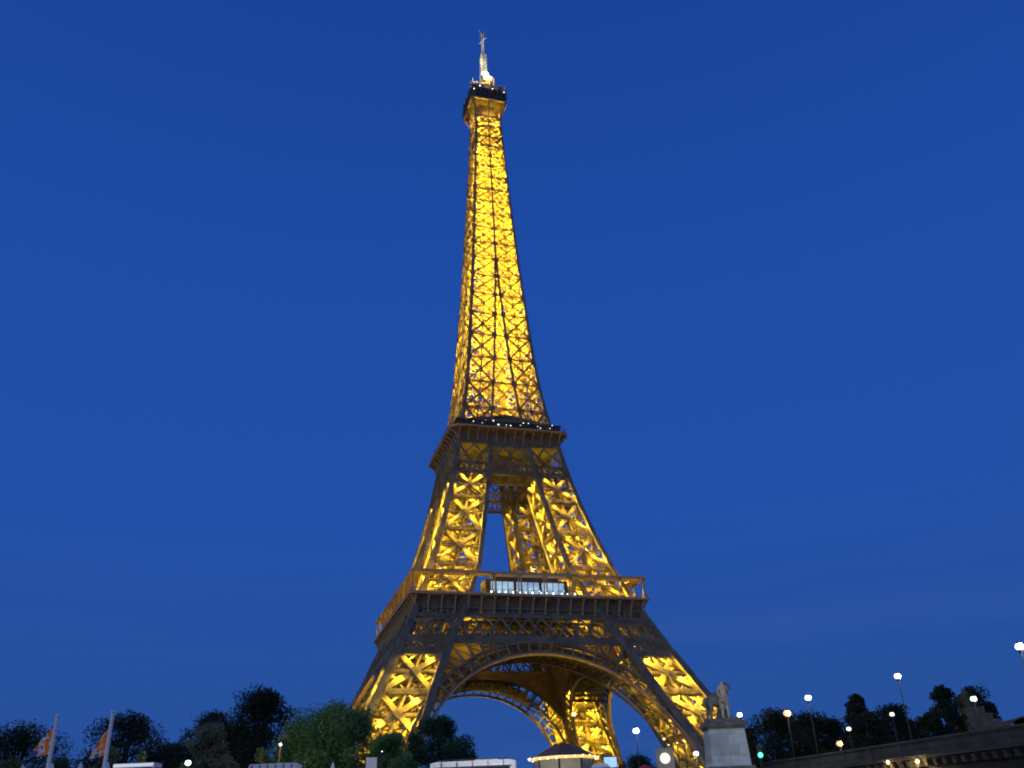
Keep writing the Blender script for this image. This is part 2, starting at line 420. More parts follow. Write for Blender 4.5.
def post_fn(q, p):
    t = Vector((-p.y, p.x, 0)).normalized(); t = Vector((1, 0, 0)) if abs(p.y) > abs(p.x) else Vector((0, 1, 0))
    for dx in (-.4, .4):
        v = p+t*dx; v.x = max(-34.9, min(34.9, v.x)); v.y = max(-34.9, min(34.9, v.y))
        q.beam((v.x, v.y, 58.2), (v.x, v.y, 63.8), .26, .3)
    q.box((p.x, p.y, 58.5), (1.3, .5, .6) if t.x else (.5, 1.3, .6)); q.box((p.x, p.y, 63.5), (1.3, .5, .4) if t.x else (.5, 1.3, .4))
each(post_fn, 'gallery_post', TRIM, gal, allp)
g = MB()
def rails(R_):
    g.beam(R_@Vector((-35.3, -35.3, 59.35)), R_@Vector((35.3, -35.3, 59.35)), .12, .12)
    g.beam(R_@Vector((-35.3, -35.3, 58.8)), R_@Vector((35.3, -35.3, 58.8)), .05, .05)
    for i in range(101): g.beam(R_@Vector((-35+.7*i, -35.3, 58.2)), R_@Vector((-35+.7*i, -35.3, 59.3)), .05, .05)
around(rails); g.build('railing', IRON, gal)
for i in range(4):
    g = MB(); R_ = RQ[i]
    g.box(R_@Vector((0, -26.6, 61)), (25.2, 6, 5.8) if i % 2 == 0 else (6, 25.2, 5.8))
    g.box(R_@Vector((0, -25.5, 64.5)), (21, 5, 1.2) if i % 2 == 0 else (5, 21, 1.2))
    g.build('pavilion', mat('pavilion_brown', (.10, .085, .06), .5, 0, .5, .5), gal)
WIN = mat('lit_window', (.3, .4, .5), .3, emit=(.30, .56, .95), es=.72, noise=.5, scale=.9)
# variation inside the lit panes
t_ = WIN.node_tree; n_ = t_.nodes.new('ShaderNodeTexNoise'); n_.inputs['Scale'].default_value = .35
tc_ = t_.nodes.new('ShaderNodeTexCoord'); t_.links.new(tc_.outputs['Object'], n_.inputs['Vector'])
r_ = t_.nodes.new('ShaderNodeValToRGB'); r_.color_ramp.elements[0].position = .3; r_.color_ramp.elements[1].position = .75
r_.color_ramp.elements[0].color = (.16, .32, .62, 1); r_.color_ramp.elements[1].color = (.5, .78, 1, 1)
t_.links.new(n_.outputs['Fac'], r_.inputs['Fac']); t_.links.new(r_.outputs['Color'], t_.nodes['Principled BSDF'].inputs['Emission Color'])
for k in range(3):
    for j in range(4):
        g = MB(); x = -10.4+7.78*k+1.78*j+.05; g.box((x, -29.75, 61.1), (1.5, .16, 3.9)); g.build('window', WIN, gal)
g = MB()
BULB = mat('white_bulb', (.8, .8, .8), emit=(.85, .93, 1), es=4)
bulbs = [((-12.5+2.05*i+rnd.uniform(-.35, .35), -35.95, 58.45), .17 if i % 3 else .24) for i in range(13)]
bulbs += [((-9+2.4*i+rnd.uniform(-.5, .5), -31.6, 60.2+rnd.uniform(-.2, .2)), .14) for i in range(9)]
each(lambda q, b: q.ball(b[0], b[1], 6), 'bulb', BULB, gal, bulbs)

# ---------------------------------------------------------------- second gallery
def octa(h, c, z): return [Vector(p+(z,)) for p in ((-h+c, -h), (h-c, -h), (h, -h+c), (h, h-c), (h-c, h), (-h+c, h), (-h, h-c), (-h, -h+c))]
def loft(mb, secs, cap=True):
    b = len(mb.v); n = len(secs[0])
    for s_ in secs: mb.v += [tuple(p) for p in s_]
    for j in range(len(secs)-1):
        for i in range(n):
            k = (i+1) % n; mb.f.append((b+j*n+i, b+j*n+k, b+(j+1)*n+k, b+(j+1)*n+i))
    if cap:
        mb.f.append(tuple(b+i for i in range(n-1, -1, -1))); t = b+(len(secs)-1)*n; mb.f.append(tuple(t+i for i in range(n)))
g = MB()
loft(g, [octa(17.2, .5, 111.9), octa(17.5, .8, 113.5), octa(18., 1.2, 115.6), octa(19.9, 2.3, 116.5), octa(19.9, 2.3, 116.8)])
gal2 = g.build('upper_gallery', IRON, TOWER)
g = MB(); loft(g, [octa(20.35, 2.4, 116.55), octa(20.5, 2.4, 116.7), octa(20.5, 2.4, 117.15), octa(20.1, 2.4, 117.3)]); g.build('gallery_edge', TRIM, gal2)
def cons2(g, it):
    R_, x = it
    g.beam(R_@Vector((x, -17.4, 113.)), R_@Vector((x, -18.3, 115.)), .26, .5, R_@Vector((0, 1, 0)))
    g.beam(R_@Vector((x, -18.3, 115.)), R_@Vector((x, -20.2, 116.5)), .26, .5, R_@Vector((0, 1, 0)))
each(cons2, 'bracket', TRIM, gal2, [(R_, -17.2+34.4*i/11) for R_ in RQ for i in range(12)])
g = MB()
def fence(R_):
    for i in range(61): g.beam(R_@Vector((-18+.6*i, -19.6, 117.2)), R_@Vector((-18+.6*i, -19.6, 119.6)), .07, .07)
    for z in (118.4, 119.6): g.beam(R_@Vector((-18.2, -19.6, z)), R_@Vector((18.2, -19.6, z)), .12, .12)
    for i in range(14):
        x = -17+2.6*i+rnd.uniform(-.8, .8); s = rnd.uniform(.5, 1.3)
        g.box(R_@Vector((x, -17.5, 117.3+s)), (rnd.uniform(.6, 1.6), .8, 2*s))
around(fence); g.build('railing', IRON, gal2)
g = MB()
for z0, z1, ho, hi in ((117.3, 119.7, 17.9, 16.9), (119.7, 120.1, 18.2, 15.4)):
    ring(g, ho, hi, z0, z1)
g.build('upper_pavilion', mat('dark_pavilion', (.06, .055, .05), .6, 0, .6, .8), gal2)
g = MB()
def gable(R_):
    for i in range(16):
        x0, x1 = -14+28*i/16, -14+28*(i+1)/16
        za, zb = [120.6+3.2*(1-abs(x)/14)**.8 for x in (x0, x1)]
        g.beam(R_@Vector((x0, -H(za)-.2, za)), R_@Vector((x1, -H(zb)-.2, zb)), .8, .5, R_@Vector((0, 1, 0)))
        if abs(x0) < 14: g.quad(R_@Vector((x0, -H(117.5), 117.5)), R_@Vector((x1, -H(117.5), 117.5)), R_@Vector((x1, -H(zb), zb)), R_@Vector((x0, -H(za), za)))
around(gable); g.build('gable_screen', IRON2, gal2)
BULB2 = mat('warm_bulb', (.8, .8, .8), emit=(1, .93, .8), es=4)
bulbs = []
for i in range(15):
    x = -14+2.1*i+rnd.uniform(-.8, .8); y = rnd.choice((-19.2, -18.2)); bulbs.append(((x, y, 118.4+rnd.uniform(-.2, .4)+(0 if y < -19 else 1.9)), rnd.choice((.12, .17, .25))))
each(lambda q, b: q.ball(b[0], b[1], 6), 'bulb', BULB2, gal2, bulbs)

# ---------------------------------------------------------------- spire
sp = MB(); sb = MB(); core = MB()
SL = [115.5]
dz = 11.2
while SL[-1] < 266: SL.append(SL[-1]+dz); dz = max(5.6, dz*.955)
SL[-1] = 268.
for k in range(4):
    R_ = Matrix.Rotation(k*math.pi/2, 3, 'Z')
    fp = lambda x, z, d=0: R_@Vector((x, -(H(z)-d), z))
    nn = R_@Vector((0, 1, 0))
    for i, (a, b) in enumerate(zip(SL, SL[1:])):
        w = .95 if a < 150 else .95-.4*(a-150)/120
        ha, hb, xa, xb = H(a), H(b), XI(a), XI(b)
        sp.beam(fp(-ha, a), fp(-hb, b), w, w, nn)
        if xa > .5:
            for s in (-1, 1): sp.beam(fp(s*xa, a), fp(s*xb, b), w*.8, w*.7, nn)
        else: sp.beam(fp(0, a), fp(0, b), w*.95, w*.8, nn)
        for x in (-ha, xa, -xa) if xa > .5 else (-ha, 0):
            sp.beam(fp(x, a-.75, -.25), fp(x, a+.75, -.25), w*1.75, .35, nn)
        bw = .72 if a < 160 else .6-.22*(a-160)/110
        for s in (-1, 1):
            A, B, C_, D = fp(s*xa, a, .3), fp(s*ha, a, .3), fp(s*hb, b, .3), fp(s*xb, b, .3)
            sb.beam(A, C_, bw, .5, nn); sb.beam(B, D, bw, .45, nn); sb.beam(A, B, bw*1.1, .5, nn)
            # thin dark outer straps of the cross
            sp.beam(A-nn*.35, C_-nn*.35, bw*.30, .15, nn); sp.beam(B-nn*.35, D-nn*.35, bw*.30, .15, nn)
            for j in range(4):
                t0, t1 = j/4, (j+1)/4; o_ = -nn*.25
                L0, L1, R0_, R1_ = A.lerp(D, t0)+o_, A.lerp(D, t1)+o_, B.lerp(C_, t0)+o_, B.lerp(C_, t1)+o_
                if (i+j) % 2: sp.beam(L0, R1_, .15, .1, nn)
                else: sp.beam(R0_, L1, .15, .1, nn)
                if rnd.random() < .5: sb.beam(L0+nn*rnd.uniform(.6, 2), R0_+nn*rnd.uniform(.6, 2), rnd.uniform(.2, .5), .3, nn)
            M1, M2, M3, M4 = (A+B)/2, (B+C_)/2, (C_+D)/2, (D+A)/2
            for u, v in ((M1, M2), (M2, M3), (M3, M4), (M4, M1)): sb.beam(u, v, bw*.5, .3, nn)
            sb.beam(M1, M3, bw*.6, .3, nn)
        if xa > .5 and a < 190:
            A, B, C_, D = fp(-xa, a, .3), fp(xa, a, .3), fp(xb, b, .3), fp(-xb, b, .3)
            sb.beam(A, C_, bw*.6, .4, nn); sb.beam(B, D, bw*.6, .4, nn); sb.beam(A, B, bw, .4, nn)
# inner shaft and cross beams
for a, b in zip(SL, SL[1:]):
    r = min(3.2, H(b)*.45)
    for k in range(4):
        R_ = Matrix.Rotation(k*math.pi/2, 3, 'Z')
        core.beam(R_@Vector((r, r, a)), R_@Vector((r, r, b)), .4, .4)
        n = 3
        for j in range(n):
            z0, z1 = a+(b-a)*j/n, a+(b-a)*(j+1)/n
            core.beam(R_@Vector((-r, -r, z0)), R_@Vector((r, -r, z1)), .3, .25, R_@Vector((0, 1, 0)))
            core.beam(R_@Vector((r, -r, z0)), R_@Vector((-r, -r, z1)), .3, .25, R_@Vector((0, 1, 0)))
            core.beam(R_@Vector((-r, -r, z0)), R_@Vector((r, -r, z0)), .4, .3, R_@Vector((0, 1, 0)))
        hh = H(a)
        core.beam(R_@Vector((0, -hh, a)), R_@Vector((hh, 0, a)), .5, .5); core.beam(R_@Vector((r, -r, a)), R_@Vector((hh, -hh, a)), .5, .5)
spire = sp.build('spire', IRON, TOWER)
sb.build('bracing', LATTICE, spire); core.build('lift_shaft', mat('shaft_shade_tone', (.42, .31, .16), .6, 0, .75, .4), spire)  # darker, blotchy shaft colour stands in for unlit gaps

# ---------------------------------------------------------------- summit
def sq(h, z, c=None): return octa(h, c if c is not None else h*.22, z)
g = MB()
loft(g, [sq(7.4, 275.2), sq(8.1, 276.2), sq(8.1, 277.), sq(7.8, 277.2), sq(7.8, 280.6), sq(8., 281.), sq(6.6, 281.6), sq(6.4, 284.6), sq(5., 285.2)])
summit = g.build('summit_cabin', mat('dark_cabin', (.07, .06, .055), .7), TOWER)
g = MB()
for k in range(4):
    R_ = Matrix.Rotation(k*math.pi/2, 3, 'Z')
    for x in (-1, 1, 0):
        P = [Vector((x*5.2, -5.3, 266.5)), Vector((x*5.6, -5.7, 270.5)), Vector((x*6.6, -6.9, 273.6)), Vector((x*7.2, -7.6, 275.4))]
        g.poly([R_@p for p in P], .5, .5)
    g.beam(R_@Vector((-7.4, -7.6, 275.2)), R_@Vector((7.4, -7.6, 275.2)), .7, .6)
    g.beam(R_@Vector((-5.3, -5.35, 267.6)), R_@Vector((5.3, -5.35, 267.6)), .7, .3, R_@Vector((0, 1, 0)))
    for i in range(7): g.beam(R_@Vector((-5.3+1.75*i, -5.4, 268)), R_@Vector((-5.3+1.75*i, -5.4, 274.5)), .18, .18)
g.build('flared_bracket', TRIM, summit)
g = MB()
loft(g, [sq(3.6, 266), sq(3.6, 275.2)]); g.build('stair_housing', IRON2, summit)
g = MB()
for k in range(4):
    R_ = Matrix.Rotation(k*math.pi/2, 3, 'Z')
    for i in range(12): x = -6.6+1.2*i; g.beam(R_@Vector((x, -7.2, 281)), R_@Vector((x, -7.2, 284+rnd.uniform(0, 1.8))), .14, .14)
    g.beam(R_@Vector((-7, -7.2, 283.8)), R_@Vector((7, -7.2, 283.8)), .2, .2)
    for i in range(3):
        x = rnd.uniform(-5.5, 5.5); g.beam(R_@Vector((x, -6, 284)), R_@Vector((x, -6, 288+rnd.uniform(0, 2))), .3, .3)
        g.box(R_@Vector((x*.8, -4.4, 287)), (1.2, 1., 3))
g.build('aerial_cluster', TRIM, summit)
g = MB()
for R_ in RQ:
    for i in range(9): g.beam(R_@Vector((-7.2+1.8*i, -8.02, 277.1)), R_@Vector((-7.2+1.8*i, -8.02, 280.9)), .22, .22)
    for z in (278.2, 279.6): g.beam(R_@Vector((-7.4, -8.0, z)), R_@Vector((7.4, -8.0, z)), .16, .12)
    for i in range(4): g.box(R_@Vector((-5.4+3.4*i+rnd.uniform(-.6, .6), -7.2, 282.2)), (rnd.uniform(1, 2), 1, rnd.uniform(1.4, 3)))
g.build('cabin_grille', IRON, summit)
g = MB(); g.lathe([(3.2, 285.2), (3.3, 288), (3.0, 290.5), (2.2, 292.4), (1.4, 293.4)], 20); g.lathe([(1.8, 293.4), (1.7, 296.2), (.9, 297.2)], 12)
g.build('beacon_drum', mat('cream_paint', (.75, .68, .5), .5), summit)
g = MB(); g.ball((-.6, -4.6, 291.2), 2.1); g.ball((-7.1, -7, 283.0), 1.2); g.ball((1.8, -4.6, 289.8), 1.5)
g.build('radio_dome', mat('white_dome', (.8, .8, .78), .4, noise=.1), summit, True)
g = MB()
for k in range(4):
    R_ = Matrix.Rotation(k*math.pi/2, 3, 'Z')
    g.beam(R_@Vector((1.15, 1.15, 296)), R_@Vector((.95, .95, 308.5)), .35, .35)
    for j in range(6):
        z0 = 296+2.05*j; g.beam(R_@Vector((-1.2, -1.2, z0)), R_@Vector((1.2, -1.2, z0+2)), .4, .3); g.beam(R_@Vector((1.2, -1.2, z0)), R_@Vector((-1.2, -1.2, z0+2)), .4, .3)
    for j in range(3): g.beam(R_@Vector((.38, .38, 308.5)), R_@Vector((.3, .3, 322)), .36, .36)
for j in range(7): g.box((0, 0, 309+2*j), (1.1, 1.1, .4))
g.box((0, 0, 309), (2.3, 2.3, .6)); g.box((0, 0, 321.6), (1.6, 1.6, .4))
for k in range(4):
    R_ = Matrix.Rotation(k*math.pi/2+.5, 3, 'Z')
    g.beam(R_@Vector((0, 0, 320.5)), R_@Vector((1.9, 0, 323.6)), .22, .22); g.beam(R_@Vector((0, 0, 318)), R_@Vector((2.3, 0, 318)), .18, .18)
    g.beam(R_@Vector((1.4, 0, 322.6)), R_@Vector((1.4, 0, 324)), .2, .2)
g.build('antenna_mast', mat('mast_paint', (.40, .40, .33), .6), summit)
each(lambda q, b: q.ball(b[:3], b[3], 6), 'beacon_lamp', BULB2, summit, ((-4, -8.1, 281.6, .22), (1.5, -8.2, 281, .2), (6.6, -8, 280.4, .2), (-6.6, -8, 279.4, .2)))

# ---------------------------------------------------------------- floodlights inside the tower
YEL = (1, .64, .035)
for sx, sy in ((-1, -1), (1, -1), (1, 1), (-1, 1)):
    near = sy < 0
    for z, e in ((3, 12000), (11.5, 22000), (24, 16000), (36, 10000), (46, 9000), (70, 12000), (82, 13000), (94, 4500), (106, 700)):
        m = (H(z)+XI(z))/2
        pt((sx*m+rnd.uniform(-1, 1), sy*m+rnd.uniform(-1, 1), z), .35, e*(1 if near else (.7 if z < 60 else .4)), YEL, TOWER)
# added spots in recesses between corner posts, brightening each face's crossed girders
for q4 in range(4):
    Rq = Matrix.Rotation(q4*math.pi/2, 3, 'Z')
    for k in range(4):
        k2 = (k+1) % 4
        for a, b in zip(LEV, LEV[1:]):
            if not (b <= 42 or 57 < a < 101): continue
            A, B, D = chord_pts(a, k), chord_pts(a, k2), chord_pts(b, k)
            n = (B-A).cross(D-A).normalized()
            if n.dot(A-(chord_pts(a, 0)+chord_pts(a, 2))/2) < 0: n = -n
            up = lambda t, u: A.lerp(B, t).lerp(chord_pts(b, k).lerp(chord_pts(b, k2), t), u)
            nn_ = .75 if b < 42 else .45
            for t, u in ((.3, .93), (.7, .93), (.2, .45), (.8, .45)):
                spot(Rq@(up(t, u)+n*nn_), Rq@(up(.5+(t-.5)*.6, u-.6)-n*.2), rnd.uniform(.6, 1.6)*(14500 if b < 42 else 9500)*((.1 if k in (1, 2) and b < 42 else 1) if q4 in (2, 3) else (1 if b < 42 else .3)), 125, YEL, .1, TOWER, .9)
for a, b in zip(SL[1:], SL[2:]):
    z = (a+b)/2; h = H(z); e = (24000*(h/9)**1.6+4600)*rnd.uniform(.75, 1.3)*(.3 if a < 135 else (.55 if a < 150 else 1))
    if a < 160:
        for sx, sy in ((-1, -1), (1, -1), (1, 1), (-1, 1)): pt((sx*h*.62, sy*h*.62, z), .25, e*.6, YEL, TOWER)
    else:
        r = h*.66
        pt((-r, -r, z), .2, e*.55, YEL, TOWER); pt((r, -r, z-1), .2, e*.55, YEL, TOWER); pt((0, r*.9, z+1), .2, e*.5, YEL, TOWER)
for x, y in ((0, -5.3), (-5.3, 0), (4.2, -4.4)): pt((x, y, 270.), .2, 1100, YEL, TOWER)
pt((0, -7, 288.5), .2, 2500, (1, .6, .15), TOWER); pt((-2., -8, 293), .2, 5000, (1, .95, .85), TOWER); pt((2.6, -3.6, 297), .2, 1500, (1, .8, .4), TOWER); pt((-2.5, -3, 303), .2, 1500, (1, .88, .62), TOWER); pt((-2.5, -3, 315), .2, 1500, (.95, .95, 1), TOWER)
# under gallery and arches
for q4 in range(4):
    Rq = Matrix.Rotation(q4*math.pi/2, 3, 'Z')
    for i in range(25):
        pt(Rq@F(*arc(37.0, RAD(40+100*i/24)), -.75), .04, 16, YEL, TOWER, 'lip_fill')  # added points that gild the arch lip, not lamps of the tower
for x in (-28, -17, 17, 28): pt((x, -27.5, 50.2), .3, 1800, YEL, TOWER)
for x, y in ((-31, -33), (-20, -33), (20, -33), (31, -33), (-33, -20), (-33, 0), (-33, 20), (-33, 31)): pt((x*1.035, y*1.035, 59.2), .1, 130, YEL, TOWER)
for s in (-1, 1):
    spot((s*33, -50.5, 6), (-s*8, -39.8, 41), 22000, 22, YEL, .5, TOWER)
    spot((s*33, 50.5, 6), (-s*8, 38, 41), 60000, 22, YEL, .5, TOWER)
    spot((-50, s*33, 6), (-38, -s*8, 41), 30000, 22, YEL, .5, TOWER)
for x in (-12, 12):
    for y in (-12, 12): pt((x, y, 94), .3, 1800, YEL, TOWER)
for x in (-11, 0, 12): pt((x, -13.5, 106), .3, 450, YEL, TOWER)
pt((-13, 0, 106), .3, 300, YEL, TOWER)

# ================================================================ surroundings
ASPH = mat('asphalt', (.055, .055, .055), .9, 0, .3, .5)
g = MB(); g.quad((-4000, -222, 0), (4000, -222, 0), (4000, 6000, 0), (-4000, 6000, 0)); g.quad((-4000, -222, -6), (4000, -222, -6), (4000, -222, 0), (-4000, -222, 0))
tag(g.build('ground', mat('gravel_ground', (.16, .14, .11), .95, 0, .3, .3)), kind='structure')
g = MB(); g.quad((-4000, -4000, -5.6), (4000, -4000, -5.6), (4000, -222, -5.6), (-4000, -222, -5.6))
tag(g.build('river', mat('dark_water', (.012, .018, .02), .08, 0, .3, .2, bump=.3, spec=.5)), kind='structure')
g = MB(); g.quad((-600, -216, .006), (600, -216, .006), (600, -204, .006), (-600, -204, .006))
tag(g.build('road', ASPH), kind='structure')

# ---------------------------------------------------------------- trees
def leafmat(name, c, c2, scale=.5):
    return mat(name, c, .75, 0, .3, scale, base2=c2, trans=.25, spec=.15)
BARK = mat('bark', (.06, .045, .03), .95, 0, .5, 3)
LM = {'willow': leafmat('fresh_leaves', (.15, .33, .11), (.05, .13, .045), .6), 'dark': leafmat('dark_leaves', (.035, .06, .035), (.012, .022, .014)),
      'grey': leafmat('grey_leaves', (.13, .19, .16), (.07, .11, .09)), 'mid': leafmat('green_leaves', (.06, .14, .08), (.025, .06, .035))}
def tree(name, px, top, d, wpx, kind, label, n=6500, lobes=12, droop=0, leaf=.36, seed=1, crown_from=.25, group=None, cy=None):
    rr = random.Random(seed)
    T = place(px, top, d); base = Vector((T.x, T.y, 0)); ht = T.z
    sc_ = (T-CAM).dot(FWD)/FOC; R = wpx*sc_/2
    o = empty(name, base, label=label, cat='tree', group=group)
    tk = MB(); zc = ht*crown_from
    pts = [Vector((0, 0, 0)), Vector((rr.uniform(-.3, .3), rr.uniform(-.3, .3), zc)), Vector((rr.uniform(-.5, .5), rr.uniform(-.5, .5), ht*.72))]
    w = max(.35, ht*.045)
    tk.lathe([(w*.75, 0), (w*.5, .6), (w*.42, zc)], 8); tk.beam(pts[1], pts[2], w*.8, w*.8, w2=w*.3)
    cl = []
    lobes = max(lobes, 26)
    for i in range(lobes):
        a = i*2.39996+rr.uniform(-.4, .4); t = (i+.5)/lobes
        rad = R*rr.uniform(.17, .38)
        prof = math.sqrt(max(0, 1-t**2.2))
        rr_ = max(0, R*prof-rad*.7)*(rr.uniform(.75, 1.05) if i % 3 else rr.uniform(.2, .6))
        cl.append((Vector((rr_*math.cos(a), rr_*math.sin(a), min(zc+rad*.5+(ht-zc)*t*.95, ht-rad*.85))), rad))
    cl.append((Vector((rr.uniform(-.15, .15)*R, 0, ht-R*.3)), R*.32))
    for s in (-1, 1): cl.append((Vector((s*R0.x*R*.66, s*R0.y*R*.66, zc+(ht-zc)*.42)), R*.34))
    for c, rad in cl:
        tk.beam(pts[1].lerp(pts[2], rr.uniform(0, .8)), c, w*.3, w*.3, w2=w*.08)
    tk.build('trunk', BARK, o)
    cr_ = MB(); tot = sum(r*r for _, r in cl)
    for c, rad in cl:
        k = int(2.2*n*rad*rad/tot)
        twigs = []
        for i in range(k):
            v = Vector((rr.gauss(0, 1), rr.gauss(0, 1), rr.gauss(0, 1))).normalized()
            q = rad*(rr.random()**.45)*(1+.28*math.sin(5*v.x+3*v.z+c.x)*math.cos(4*v.y+c.z))
            p = c+Vector((v.x*q, v.y*q, v.z*q*.85))
            if p.z < zc*.6: continue
            s = leaf*rr.uniform(.6, 1.3)
            if droop: a1 = Vector((rr.uniform(-.35, .35), rr.uniform(-.35, .35), -1)).normalized()*s*1.8
            else: a1 = Vector((rr.gauss(0, 1), rr.gauss(0, 1), rr.gauss(0, 1))).normalized()*s
            b1 = a1.cross(Vector((rr.gauss(0, 1), rr.gauss(0, 1), rr.gauss(0, 1)))).normalized()*s*.45
            cr_.quad(p-a1*.5, p+b1*.5, p+a1*.5, p-b1*.5)
    cr_.build('crown', LM[kind], o)
    return o
GT = 'trees along the left bank'
tree('broadleaf_tree', 24, 722, 130, 118, 'dark', 'low dark tree behind the leftmost flag', seed=2, group=GT, n=5500)
tree('broadleaf_tree', 132, 711, 118, 100, 'dark', 'rounded dark tree just right of the second flagpole', seed=3, group=GT, n=5500)
tree('broadleaf_tree', 214, 711, 135, 90, 'dark', 'dark tree rising behind the pale grey-green tree', seed=4, group=GT)
tree('conical_tree', 214, 722, 82, 62, 'grey', 'pale grey-green tapering tree in front of darker ones', seed=5, group=GT, n=7000, leaf=.25, crown_from=.12)
tree('broadleaf_tree', 266, 688, 112, 96, 'dark', 'tallest dark tree, left of the bright green tree', seed=6, group=GT, n=8000)
tree('round_tree', 338, 705, 86, 142, 'willow', 'wide bright green tree left of the tower foot', seed=8, group=GT, n=17000, lobes=34, leaf=.27, crown_from=.12)
tree('round_tree', 391, 733, 80, 62, 'willow', 'small green tree below the tower foot', seed=9, group=GT, n=7500, leaf=.24, crown_from=.1)
tree('broadleaf_tree', 438, 716, 98, 78, 'mid', 'dark green tree just right of the tower foot', seed=10, group=GT, n=8000, leaf=.3)
tree('broadleaf_tree', 176, 741, 140, 60, 'dark', 'low dark tree filling the gap behind the white lamp', seed=41, group=GT, n=3000)
tree('broadleaf_tree', 236, 722, 140, 60, 'dark', 'low dark tree between the pale tree and the tallest one', seed=42, group=GT, n=3000)
tree('shrub', 112, 746, 84, 46, 'grey', 'pale shrub low behind the second flagpole', seed=11, n=2500, leaf=.2, crown_from=.1)
tree('shrub', 143, 750, 84, 26, 'grey', 'small round shrub just above the white stall', seed=12, n=1500, leaf=.2, crown_from=.1)
tree('shrub', 62, 757, 84, 60, 'mid', 'low shrub between the two flagpoles', seed=13, n=2500, leaf=.22, crown_from=.1)
tree('shrub', 14, 757, 90, 60, 'mid', 'low warm-lit shrub at the bottom left edge', seed=14, n=2500, leaf=.22, crown_from=.1)
tree('shrub', 262, 747, 80, 26, 'mid', 'small shrub lit orange beneath the tallest dark tree', seed=15, n=1500, leaf=.18, crown_from=.1)
tree('shrub', 638, 754, 150, 56, 'dark', 'low dark tree under the white lamp in the arch opening', seed=16, n=2500)
GR = 'trees beyond the bridge'
tree('broadleaf_tree', 828, 716, 168, 64, 'dark', 'dark tree filling the gap right of the tall white lamp', seed=43, group=GR, n=3500, leaf=.5)
tree('broadleaf_tree', 905, 718, 168, 64, 'dark', 'low dark tree behind the foot of the tallest lamp', seed=44, group=GR, n=3500, leaf=.5)
for px, top, d, w, sd_, lb in ((774, 708, 150, 86, 21, 'dark tree just right of the stone pedestal'), (745, 728, 160, 40, 22, 'low dark tree behind the double lamp'),
        (806, 711, 165, 76, 23, 'dark tree behind the orange street lamp'), (855, 694, 150, 46, 24, 'dark tree with a raised crown between two tall lamps'),
        (893, 703, 160, 66, 25, 'dark tree behind the tall lamp right of the statue'), (866, 712, 140, 70, 26, 'low broad dark tree above the bridge parapet'),
        (940, 685, 150, 46, 27, 'tall dark tree left of the far monument'), (930, 712, 140, 50, 28, 'low dark tree before the far monument'),
        (968, 686, 175, 60, 29, 'dark tree behind the far monument'), (985, 702, 150, 40, 30, 'dark tree right of the far monument')):
    tree('broadleaf_tree', px, top, d, w, 'dark', lb, seed=sd_, group=GR, n=3500, leaf=.5)

# ---------------------------------------------------------------- street lamps
POLE = mat('lamp_post_paint', (.03, .035, .04), .5)
def emis(name, c, s): return mat(name, (.8, .8, .8), emit=c, es=s, noise=0)
LW = emis('white_lamp', (.85, .94, 1), 2.2); LO = emis('sodium_lamp', (1, .36, .05), 1.25); LG = emis('greenish_lamp', (.85, 1, .72), 1.7); LY = emis('warm_lamp', (1, .72, .36), 1.7)
def lamp(px, py, d, r_px, m, label, c, e=0, base=0, name='street_lamp', arms=1, group='street lamps'):
    r_px *= .74
    T = place(px, py, d); s = (T-CAM).dot(FWD)/FOC
    o = empty(name, (T.x, T.y, base), label=label, cat='street lamp', group=group)
    h = T.z-base; k = MB(); w = .5*max(.14, 1.2*s)
    k.lathe([(w*2, 0), (w*1.6, .8), (w, 1.1), (w*.7, h-.3)], 10)
    k.lathe([(r_px*s*.4, h-r_px*s-.12), (r_px*s*.75, h-r_px*s*.75)], 10)
    k.build('post', POLE, o)
    g_ = MB(); g_.lathe([(r_px*s*.35, h-r_px*s*.9), (r_px*s*.95, h-r_px*s*.3), (r_px*s, h+r_px*s*.1), (r_px*s*.7, h+r_px*s*.7), (r_px*s*.2, h+r_px*s)], 14)
    g_.build('lantern', m, o, True)
    g_ = MB(); g_.lathe([(r_px*s*.8, h+r_px*s*.72), (r_px*s*.15, h+r_px*s*1.25)], 12); g_.build('lamp_cap', POLE, o)
    if e: pt((0, -r_px*s*2.2, h), .2, e, c, o, 'lamp_and_fill_light')
    return o
WC = (.85, .92, 1)
BZ = 3.3
lamp(636, 731, 110, 4.6, LW, 'tall white lamp seen through the arch, right of the lit leg', WC, 300)
lamp(573.5, 714.5, 150, 3.2, LO, 'orange lamp glowing before the rear tower leg', (1, .5, .1), 300)
lamp(739.5, 715, 118, 3.6, LW, 'white lamp close beside the stone pedestal, upper of a pair', WC, 300)
lamp(742, 721.5, 122, 3.0, LW, 'white lamp close beside the stone pedestal, lower of a pair', WC, 0)
lamp(787, 713.5, 112, 5, LO, 'orange lamp before the dark trees right of the pedestal', (1, .5, .1), 500)
lamp(808, 698, 120, 4.4, LW, 'white lamp above the trees, right of the orange lamp', WC, 300)
lamp(848.8, 729, 125, 3.2, LG, 'small greenish-white lamp low above the parapet', (.85, 1, .7), 0)
lamp(839.5, 743.8, 105, 4.2, LO, 'low orange lamp just above the bridge parapet', (1, .5, .1), 300, base=BZ)
lamp(892, 714.4, 128, 3.2, LG, 'greenish-white lamp left of the tall lamp before dark trees', (.85, 1, .7), 0)
lamp(897.6, 676.3, 112, 4.6, LW, 'tall white lamp clear above the dark trees, left of the far monument', WC, 300)
lamp(973.5, 699, 120, 4.2, LG, 'greenish-white lamp glowing beside the far monument', (.85, 1, .7), 200)
lamp(1019.5, 646.8, 75, 5.8, LW, 'large white lamp at the right edge high over the bridge', WC, 400, base=BZ)
lamp(696, 753.5, 85, 3.4, LW, 'white lamp low beside the left of the pedestal', WC, 250)
